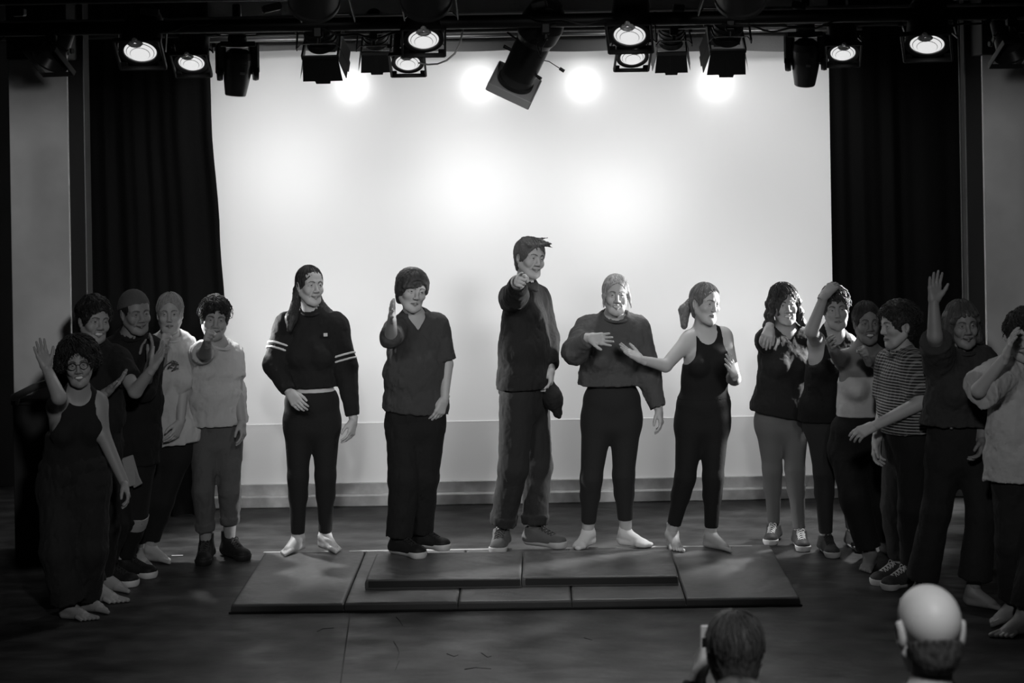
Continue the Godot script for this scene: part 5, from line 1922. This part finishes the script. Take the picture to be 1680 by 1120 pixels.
	person({"label": "fair-haired girl in a cropped grey sweatshirt, grey-black leggings and white socks", "group": gc, "fem": true, "s": 0.98, "g": 1.07, "skin": 0.45, "face": "grin", "brow": 0.08, "fy": 0.05,
		"hd": [1010, 484, 3, 0, -2, 0.05], "nk": [1008, 523], "sh": [966, 541, 0.02, 1043, 541, -0.02], "hp": [980, 685, 1027, 685, 0, 0], "kn": [970, 785, 0.02, 1023, 780, 0.0], "fo": [965, 893, -32, 1027, 893, 52],
		"el": [944, 576, 0.7, 1062, 612, 0.0], "wr": [968, 554, 0.8, 1081, 672, 0.2], "ft": [990, 556, 0.3, 1086, 699, 0.2], "pose": ["open", "relaxed"], "pn": [V.call(0.2, 0.2, 1), V.call(-0.9, 0, -0.3)],
		"hair": ["wisps", 0.28], "shoe": ["sock", 0.62],
		"legs": {"name": "leggings", "col": 0.022, "e": [0.005, 0.006, 0.006], "low": true, "top": 620, "end": [0.84, 0.8], "rim": 0.5},
		"top": {"name": "sweatshirt", "col": 0.075, "e": 0.02, "hem": 629, "sl": [1.9, 1.92], "sw": 0.026, "cw": 0.018, "neck": [-0.01, 0.075, 0.01], "flare": 0.03, "amp": 0.0063}})
	var p10 := {"label": "barefoot girl in a black sleeveless unitard with a ponytail, palms held out", "group": gc, "fem": true, "s": 0.98, "skin": 0.42, "face": "calm", "brow": 0.06, "fy": 0.048,
		"hd": [1157, 499, 30, 0, -7, 0.05], "nk": [1155, 542], "sh": [1131, 556, 0.02, 1187, 550, -0.03], "hp": [1133, 690, 1172, 690, 0, 0], "kn": [1124, 784, 0.02, 1170, 783, 0.0], "fo": [1103, 895, 5, 1167, 897, 42],
		"el": [1092, 600, 0.5, 1205, 622, 0.2], "wr": [1052, 590, 0.4, 1204, 614, 1], "ft": [1026, 575, 0.3, 1196, 593, 0.6], "pose": ["open", "open"], "pn": [V.call(-0.1, 1, 0.5), V.call(-0.5, 0.7, 0.4)],
		"hair": ["pony", 0.13],
		"legs": {"name": "unitard_legs", "col": 0.012, "e": [0.005, 0.006, 0.006], "top": 640, "end": [0.86, 0.9], "rim": 0.35},
		"top": {"name": "unitard_top", "col": 0.012, "e": 0.006, "hem": 655, "tank": true, "neck": [0.04, 0.058, 0.05], "flare": 0.0}}
	person(p10)
	# ---- right side
	person({"label": "girl with wavy hair over one eye, loose dark tank top, grey tights and sneakers", "group": gr, "fem": true, "s": 0.97, "skin": 0.3, "face": "grin", "brow": 0.02,
		"hd": [1287, 500, 4, 0, 4, 0.05], "nk": [1289, 541], "sh": [1258, 557, 0.06, 1318, 557, -0.02], "hp": [1262, 690, 1304, 690, 0, 0], "kn": [1267, 770, 0, 1304, 770, 0], "fo": [1270, 884, -18, 1312, 894, -2],
		"el": [1256, 560, 1, 1328, 618, -0.8], "wr": [1262, 538, 1, 1312, 660, -0.8], "ft": [1256, 562, 0.8, 1304, 690, -0.3], "pose": ["relaxed", "relaxed"], "pn": [V.call(-0.1, -0.9, -0.5), V.call(-0.9, 0, 0.2)],
		"hair": ["wavy", 0.03], "shoe": ["sneaker", 0.035, 0.5, 0.6],
		"legs": {"name": "tights", "col": 0.12, "e": [0.004, 0.004, 0.004], "top": 660, "end": [0.95, 0.95], "rim": 0.3, "label": "plain grey tights"},
		"top": {"name": "tank_top", "col": 0.016, "e": 0.014, "hem": 681, "slant": 0.2, "sl": [0.3, 0.3], "neck": [0.0, 0.075, 0.02, 0.05], "flare": 0.015, "long": 0.165, "amp": 0.0042}})
	person({"label": "curly-haired person in a black vest with one hand laid on the forehead", "group": gr, "fem": true, "s": 1.0, "skin": 0.3, "face": "calm", "brow": 0.02, "dz": 0.05,
		"hd": [1371, 507, -4, 2, 5, 0.05], "nk": [1366, 546], "sh": [1340, 560, 0.05, 1391, 562, -0.02], "hp": [1345, 692, 1384, 692, 0, 0], "kn": [1352, 775, 0, 1392, 775, -0.05], "fo": [1355, 904, 4, 1400, 896, 10],
		"el": [1331, 543, 1, 1402, 630, -0.3], "wr": [1352, 486, 0.3, 1400, 690, 0.3], "ft": [1369, 466, -0.3, 1400, 718, 0.3], "pose": ["cup", "relaxed"], "pn": [V.call(0.5, -0.5, -0.7), V.call(-0.9, 0, 0.2)],
		"hair": ["curly", 0.04], "shoe": ["sneaker", 0.04, 0.4, 0.03],
		"legs": {"name": "leggings", "col": 0.03, "e": [0.006, 0.006, 0.006], "top": 660, "end": [0.93, 0.93], "rim": 0.4},
		"top": {"name": "vest", "col": 0.011, "e": 0.01, "hem": 689, "tank": true, "neck": [0.03, 0.058, 0.04], "flare": 0.02, "amp": 0.0035}})
	person({"label": "woman with pulled-back hair in a pale cropped top and black trousers reaching both hands forward", "group": gr, "fem": true, "s": 0.98, "g": 1.04, "skin": 0.2, "face": "grin", "brow": 0.03, "dz": -0.01,
		"hd": [1422, 530, 2, 0, 0, 0.05], "nk": [1421, 570], "sh": [1384, 588, 0.05, 1455, 588, 0.0], "hp": [1388, 735, 1432, 735, 0, 0], "kn": [1404, 822, 0.02, 1444, 822, -0.02], "fo": [1427, 928, -22, 1455, 906, 20],
		"el": [1376, 586, 1, 1440, 596, 1], "wr": [1367, 575, 1, 1424, 590, 1], "ft": [1356, 562, 0.8, 1418, 566, 0.7], "pose": ["cup", "fist"], "pn": [V.call(0.6, 0.6, 0.5), V.call(-0.8, 0, 0.2)],
		"hair": ["tied", 0.03],
		"legs": {"col": 0.012, "e": [0.01, 0.03, 0.035], "low": true, "top": 676, "end": [0.94, 0.94], "amp": 0.0042},
		"top": {"name": "cropped_top", "col": 0.5, "e": 0.008, "hem": 681, "topcut": 613, "tank": true, "neck": [0.085, 0.085, 0.08], "amp": 0.0021}})
	person({"label": "short-haired person in a striped T-shirt seen in profile, one forearm held out", "group": gr, "s": 0.98, "g": 1.08, "skin": 0.36, "shoe": ["sneaker", 0.03, 0.4, 0.3], "face": "calm", "brow": 0.03, "dz": 0.1,
		"hd": [1474, 535, -74, 2, 4, 0.04], "nk": [1479, 578], "sh": [1462, 596, -0.12, 1499, 598, 0.12], "lean": 0.0, "hp": [1479, 735, 1502, 735, -0.08, 0.08], "kn": [1470, 830, -0.03, 1498, 832, 0.03], "fo": [1476, 952, -60, 1495, 960, -62],
		"el": [1452, 668, 0.2, 1511, 660, 0.3], "wr": [1438, 722, 0.2, 1434, 699, 0.5], "ft": [1437, 767, 0.2, 1402, 713, 0.3], "pose": ["relaxed", "relaxed"], "pn": [V.call(0.6, 0, 0.6), V.call(0.3, -0.6, -0.7)],
		"hair": ["curly", 0.022],
		"legs": {"col": 0.012, "e": [0.012, 0.02, 0.022], "top": 690, "end": [0.86, 0.86], "amp": 0.0035},
		"top": {"name": "striped_t_shirt", "col": 0.3, "mat": striped(), "e": 0.016, "hem": 704, "slant": -0.1, "sl": [0.8, 0.85], "sw": 0.028, "neck": [-0.008, 0.062, 0.012], "flare": 0.02, "amp": 0.0035}})
	var p15 := {"label": "woman with a chin-length bob in a dark sweater and flared jeans, one arm straight up", "group": gr, "fem": true, "s": 1.0, "g": 1.04, "skin": 0.2, "face": "smile", "brow": 0.02, "dz": 0.02,
		"hd": [1579, 533, 4, 2, 3, 0.05], "nk": [1577, 576], "sh": [1543, 596, 0.04, 1608, 592, -0.02], "hp": [1552, 742, 1600, 742, 0, 0], "kn": [1536, 838, 0.0, 1610, 845, 0.0], "fo": [1512, 982, -58, 1598, 992, 48],
		"el": [1534, 552, 0.9, 1620, 665, 0.0], "wr": [1532, 495, 0.1, 1610, 722, 0.4], "ft": [1534, 457, 0.1, 1606, 745, 0.3], "pose": ["open", "relaxed"], "pn": [V.call(0.3, 0, 1), V.call(-0.9, 0, 0.2)],
		"hair": ["bob", 0.06],
		"legs": {"name": "jeans", "col": 0.016, "e": [0.008, 0.018, 0.05], "top": 688, "end": [0.93, 0.86], "amp": 0.0042},
		"top": {"name": "sweater", "col": 0.035, "e": 0.02, "hem": 693, "sl": [0.85, 1.7], "sw": 0.03, "cw": 0.02, "neck": [-0.01, 0.064, 0.01], "flare": 0.03, "amp": 0.0063}}
	person(p15)
	person({"label": "dark-haired person in a pale baggy shirt clapping, cut off by the frame's right edge", "group": gr, "s": 1.0, "skin": 0.3, "face": "smile", "brow": 0.02, "dz": -0.02,
		"hd": [1681, 553, -20, 4, 4, 0.05], "nk": [1682, 597], "sh": [1644, 617, 0.04, 1722, 615, -0.03], "hp": [1662, 775, 1704, 775, 0, 0], "kn": [1662, 890, 0, 1706, 890, 0], "fo": [1664, 1016, -58, 1680, 1037, -56],
		"el": [1606, 640, 0.6, 1718, 690, 0.8], "wr": [1650, 585, 0.7, 1676, 600, 0.8], "ft": [1660, 553, 0.3, 1662, 558, 0.2], "pose": ["clap", "clap"], "pn": [V.call(0.9, 0.1, 0.2), V.call(-0.9, 0.1, 0.3)],
		"hair": ["curly", 0.018],
		"legs": {"col": 0.016, "e": [0.015, 0.03, 0.04], "top": 760, "end": [0.9, 0.9], "amp": 0.0056},
		"top": {"name": "shirt", "col": 0.36, "e": 0.02, "hem": 785, "sl": [0.95, 0.95], "sw": 0.05, "neck": [-0.008, 0.062, 0.015], "flare": 0.02, "long": 0.2, "amp": 0.0063}})


func chest_print(n: Node3D, d: Dictionary) -> void:      # scribbled print on the pale shirt
	var J: Dictionary = d.joints
	var M := Mesher.new()
	var rg := RandomNumberGenerator.new()
	rg.seed = 5
	for k in 9:
		var pts := []
		var x := rg.randf_range(274, 292)
		var y := rg.randf_range(588, 606)
		for q in 5:
			pts.append(P(x + rg.randf_range(-6, 6), y + rg.randf_range(-5, 5), J.sm.z + 0.137 - absf(x - 283) * 0.0006))
		M.tube(pts, 0.003, 0.003, 5)
	part("shirt_print", M.mesh(), cloth(0.1), n, J.shift)


func jacket_details(n: Node3D, d: Dictionary) -> void:
	var J: Dictionary = d.joints
	var z: float = J.hm.z
	# shirt tail that shows below the open jacket front
	var F := Field.new(P(882, 620, z) - Vector3.ONE * 0.2, P(882, 620, z) + Vector3.ONE * 0.2, 0.007)
	F.cone(P(889, 590, z + 0.02), P(879, 632, z + 0.05), 0.02, 0.045, 0.02)
	F.cone(P(893, 600, z), P(889, 630, z + 0.02), 0.02, 0.03, 0.02, Vector3.ZERO, 1.0, 2)
	F.rough(0.006, folds, Vector3(14, 8, 14))
	var M := Mesher.new()
	F.emit(M)
	part("shirt_tail", M.mesh(), cloth(0.17), n, J.shift).set_meta("label", "light grey shirt showing below the jacket")
	# the flap of the jacket that swings out behind
	var F2 := Field.new(P(825, 610, z) - Vector3.ONE * 0.25, P(825, 610, z) + Vector3.ONE * 0.25, 0.008)
	F2.cone(P(834, 568, z), P(826, 640, z + 0.02), 0.05, 0.03, 0.03, Vector3(0, 0, 1), 1.8)
	F2.cone(P(829, 590, z), P(821, 644, z), 0.025, 0.014, 0.02, Vector3(0, 0, 1), 2.6)
	F2.rough(0.004, folds, Vector3(9, 6, 9))
	var M2 := Mesher.new()
	F2.emit(M2)
	part("jacket_tail", M2.mesh(), cloth(0.028, 0.9, 0.3), n, J.shift)
	# shirt cuff at the pointing wrist
	var w: Vector3 = J.wri[0]
	var e: Vector3 = J.elb[0]
	var Mc := Mesher.new()
	Mc.lathe(Transform3D(frame_to(w - e, Vector3.UP), w.lerp(e, 0.02)), [Vector2(0.034, -0.03), Vector2(0.042, -0.02), Vector2(0.042, 0.008), Vector2(0.038, 0.01), Vector2(0.03, 0.0)], 24)
	part("shirt_cuff", Mc.mesh(), cloth(0.5), n, J.shift)
	# the cap hangs from the other hand: a thing of its own
	var cz: float = J.wri[1].z
	var top := P(900, 628, cz)
	var o := thing("flat_cap", "dark felt cap hanging from the tall man's lower hand", "cap", top)
	var F3 := Field.new(Vector3(-0.13, -0.3, -0.13), Vector3(0.18, 0.1, 0.13), 0.006)
	var q := func(x: float, y: float) -> Vector3: return P(x, y, cz) - top
	F3.cone(q.call(899, 626), q.call(907, 655), 0.035, 0.06, 0.03, Vector3(0, 0, 1), 1.7)
	F3.cone(q.call(907, 650), q.call(915, 676), 0.055, 0.032, 0.03, Vector3(0, 0, 1), 1.8)
	F3.rough(0.005, folds, Vector3(10, 10, 10))
	var M3 := Mesher.new()
	F3.emit(M3)
	part("crown", M3.mesh(), cloth(0.02, 0.95), o)
	var F4 := Field.new(Vector3(-0.13, -0.3, -0.13), Vector3(0.18, 0.1, 0.13), 0.006)
	F4.cone(q.call(890, 618), q.call(917, 682), 0.012, 0.016, 0.01, Vector3(0, 0, 1), 4.0)
	var M4 := Mesher.new()
	F4.emit(M4)
	part("peak", M4.mesh(), cloth(0.016, 0.9), o)


# ---------------------------------------------------------------- the audience, seen from behind
func seated(label: String, px: float, py: float, z: float, hs: float, style: Array, top: float, fy: float, arms: Dictionary, extra: Dictionary) -> Dictionary:
	var k := FPX / -z      # pixels to a metre at that depth
	var at := func(x: float, y: float) -> Array: return [px + x * k, py + y * k]
	var q := func(x: float, y: float) -> Array: return at.call(x, y)
	var sh0: Array = q.call(-0.185, 0.27)
	var sh1: Array = q.call(0.185, 0.27)
	var hp0: Array = q.call(-0.09, 0.74)
	var hp1: Array = q.call(0.09, 0.74)
	var kz := z - 0.42
	var k2 := FPX / -kz
	var kneey := CAM_H - (fy + 0.5)
	var kx: float = (px - 840.0) / k * k2
	var hz := z - 0.38
	var d := {"label": label, "group": "audience in front of the stage", "s": 1.0, "skin": 0.42, "face": "calm", "back": true, "fy": fy, "z": z, "lean": -0.02,
		"hd": [px, py, 180.0, 6.0, 0.0, -0.03], "hs": hs, "nk": q.call(0, 0.19), "sh": [sh0[0], sh0[1], 0, sh1[0], sh1[1], 0], "hp": [hp0[0], hp0[1], hp1[0], hp1[1], 0, 0],
		"kn": [840.0 + kx - 0.1 * k2, HOR + kneey * k2, -0.25, 840.0 + kx + 0.1 * k2, HOR + kneey * k2, -0.25],
		"fo": [840.0 + kx - 0.1 * k2, HOR + (CAM_H - fy) * FPX / -hz, 180, 840.0 + kx + 0.1 * k2, HOR + (CAM_H - fy) * FPX / -hz, 180],
		"el": q.call(-0.24, 0.56) + [-0.4] + q.call(0.24, 0.56) + [-0.4], "wr": q.call(-0.12, 0.66) + [-1.0] + q.call(0.12, 0.66) + [-1.0], "ft": q.call(-0.06, 0.7) + [-1.0] + q.call(0.06, 0.7) + [-1.0],
		"pose": ["relaxed", "relaxed"], "pn": [Vector3(0, -1, 0.1), Vector3(0, -1, 0.1)], "hair": style, "shoe": ["sneaker", 0.02, 0.2, 0.1],
		"legs": {"col": 0.02, "e": [0.012, 0.02, 0.02], "top": py + 0.66 * k, "end": [0.92, 0.92], "amp": 0.0028},
		"top": {"name": "jumper", "col": top, "e": 0.016, "hem": py + 0.74 * k, "sl": [1.9, 1.9], "sw": 0.02, "cw": 0.015, "neck": [-0.008, 0.064, 0.0], "flare": 0.01, "amp": 0.0035}}
	d.merge(arms, true)
	d.merge(extra, true)
	return d


func build_audience() -> void:
	var z := -5.2
	var k := FPX / -z
	var a := seated("woman with smooth brown hair in the audience holding up a white phone", 1206, 1072, z, 1.0, ["tight", 0.05], 0.02, 0.0, {
		"el": [1120.0, 1230.0, -0.7, 1206 + 0.25 * k, 1072 + 0.54 * k, -0.4], "wr": [1146.0, 1112.0, -0.3, 1206 + 0.12 * k, 1072 + 0.66 * k, -1.0], "ft": [1150.0, 1062.0, -0.3, 1206 + 0.06 * k, 1072 + 0.7 * k, -1.0], "pose": ["cup", "relaxed"], "pn": [Vector3(0.9, 0, -0.3), Vector3(0, -1, 0)]}, {})
	a.hair = ["audience_bob", 0.045]
	person(a)
	var b := seated("bald man with a dark fringe of hair in the audience", 1526, 1036, -4.6, 1.07, ["bald", 0.05], 0.06, 0.0, {}, {"skin": 0.5})
	b.hd = [1526, 1036, 180.0, 8.0, 0.0, -0.03]
	person(b)
	var c := seated("pale-haired head at the bottom edge, behind the woman with the phone", 1214, 1216, -3.7, 1.0, ["tied", 0.35], 0.03, 0.0, {}, {})
	person(c)


func build_props() -> void:      # what people wear or hold besides their clothes
	var p3 := cast[2]
	var n3: Node3D = p3.node
	var J: Dictionary = p3.joints
	var MW := Mesher.new()
	MW.lathe(Transform3D(frame_to(J.ank[1] - J.kne[1], Vector3.BACK), (J.kne[1] as Vector3).lerp(J.ank[1], 0.05)), [Vector2(0.06, -0.045), Vector2(0.076, -0.04), Vector2(0.078, 0.0), Vector2(0.074, 0.04), Vector2(0.06, 0.045)], 20)
	part("knee_wrap", MW.mesh(), cloth(0.3), n3, J.shift).set_meta("label", "pale wrap round one knee")
	var MP := Mesher.new()
	var c0: Vector3 = P(215, 772, J.kne[1].z + 0.14)
	MP.box(Transform3D(Basis.from_euler(Vector3(0, 0.4, 0.25)), c0), Vector3(0.07, 0.17, 0.012), 0.004)
	MP.box(Transform3D(Basis.from_euler(Vector3(0, -0.3, 0.5)), c0 + Vector3(0.01, -0.03, -0.012)), Vector3(0.06, 0.13, 0.01), 0.004)
	part("hanging_cloth", MP.mesh(), cloth(0.24), n3, J.shift).set_meta("label", "pale folded cloth hanging at the thigh")

	chest_print(cast[3].node, cast[3])
	var p6 := cast[5]
	var n6: Node3D = p6.node
	var Jb: Dictionary = p6.joints
	var MB := Mesher.new()
	var bp: Vector3 = P(534, 549, Jb.sm.z + 0.15)
	MB.box(Transform3D(Basis.from_euler(Vector3(-0.1, 0.3, 0)), bp), Vector3(0.024, 0.02, 0.004), 0.0015)
	MB.box(Transform3D(Basis.from_euler(Vector3(-0.1, 0.3, 0)), bp + Vector3(0, -0.003, 0.002)), Vector3(0.018, 0.004, 0.003), 0.001, Color(0.1, 0.1, 0.1))
	part("chest_badge", MB.mesh(), cloth(0.5), n6, Jb.shift).set_meta("label", "small white badge on the chest")
	jacket_details(cast[7].node, cast[7])
	var p15 := cast[14]
	var n15: Node3D = p15.node
	var J15: Dictionary = p15.joints
	var MT := Mesher.new()
	MT.lathe(Transform3D(Basis.from_euler(Vector3(PI / 2, 0, 0)), P(1561, 702, J15.hm.z + 0.135)), [Vector2(0, 0.006), Vector2(0.006, 0.005), Vector2(0.008, 0.0), Vector2(0.008, -0.01)], 14)
	part("button", MT.mesh(), mat_steel, n15, J15.shift)
	var a := cast[16]
	var w: Vector3 = a.joints.wri[0]
	var ph := thing("phone", "white-rimmed mobile phone held up by the woman in the audience", "phone", P(1167, 1061, w.z - 0.03))
	var rb := Basis.from_euler(Vector3(0.12, 0.1, 0))
	var Mp := Mesher.new()
	Mp.box(Transform3D(rb, Vector3.ZERO), Vector3(0.07, 0.142, 0.009), 0.003)
	part("body", Mp.mesh(), paint(0.6, 0.35), ph)
	var Ms := Mesher.new()
	Ms.box(Transform3D(rb, rb * Vector3(0, -0.012, 0.0048)), Vector3(0.062, 0.09, 0.001), 0.0004)
	part("screen", Ms.mesh(), paint(0.02, 0.1), ph)
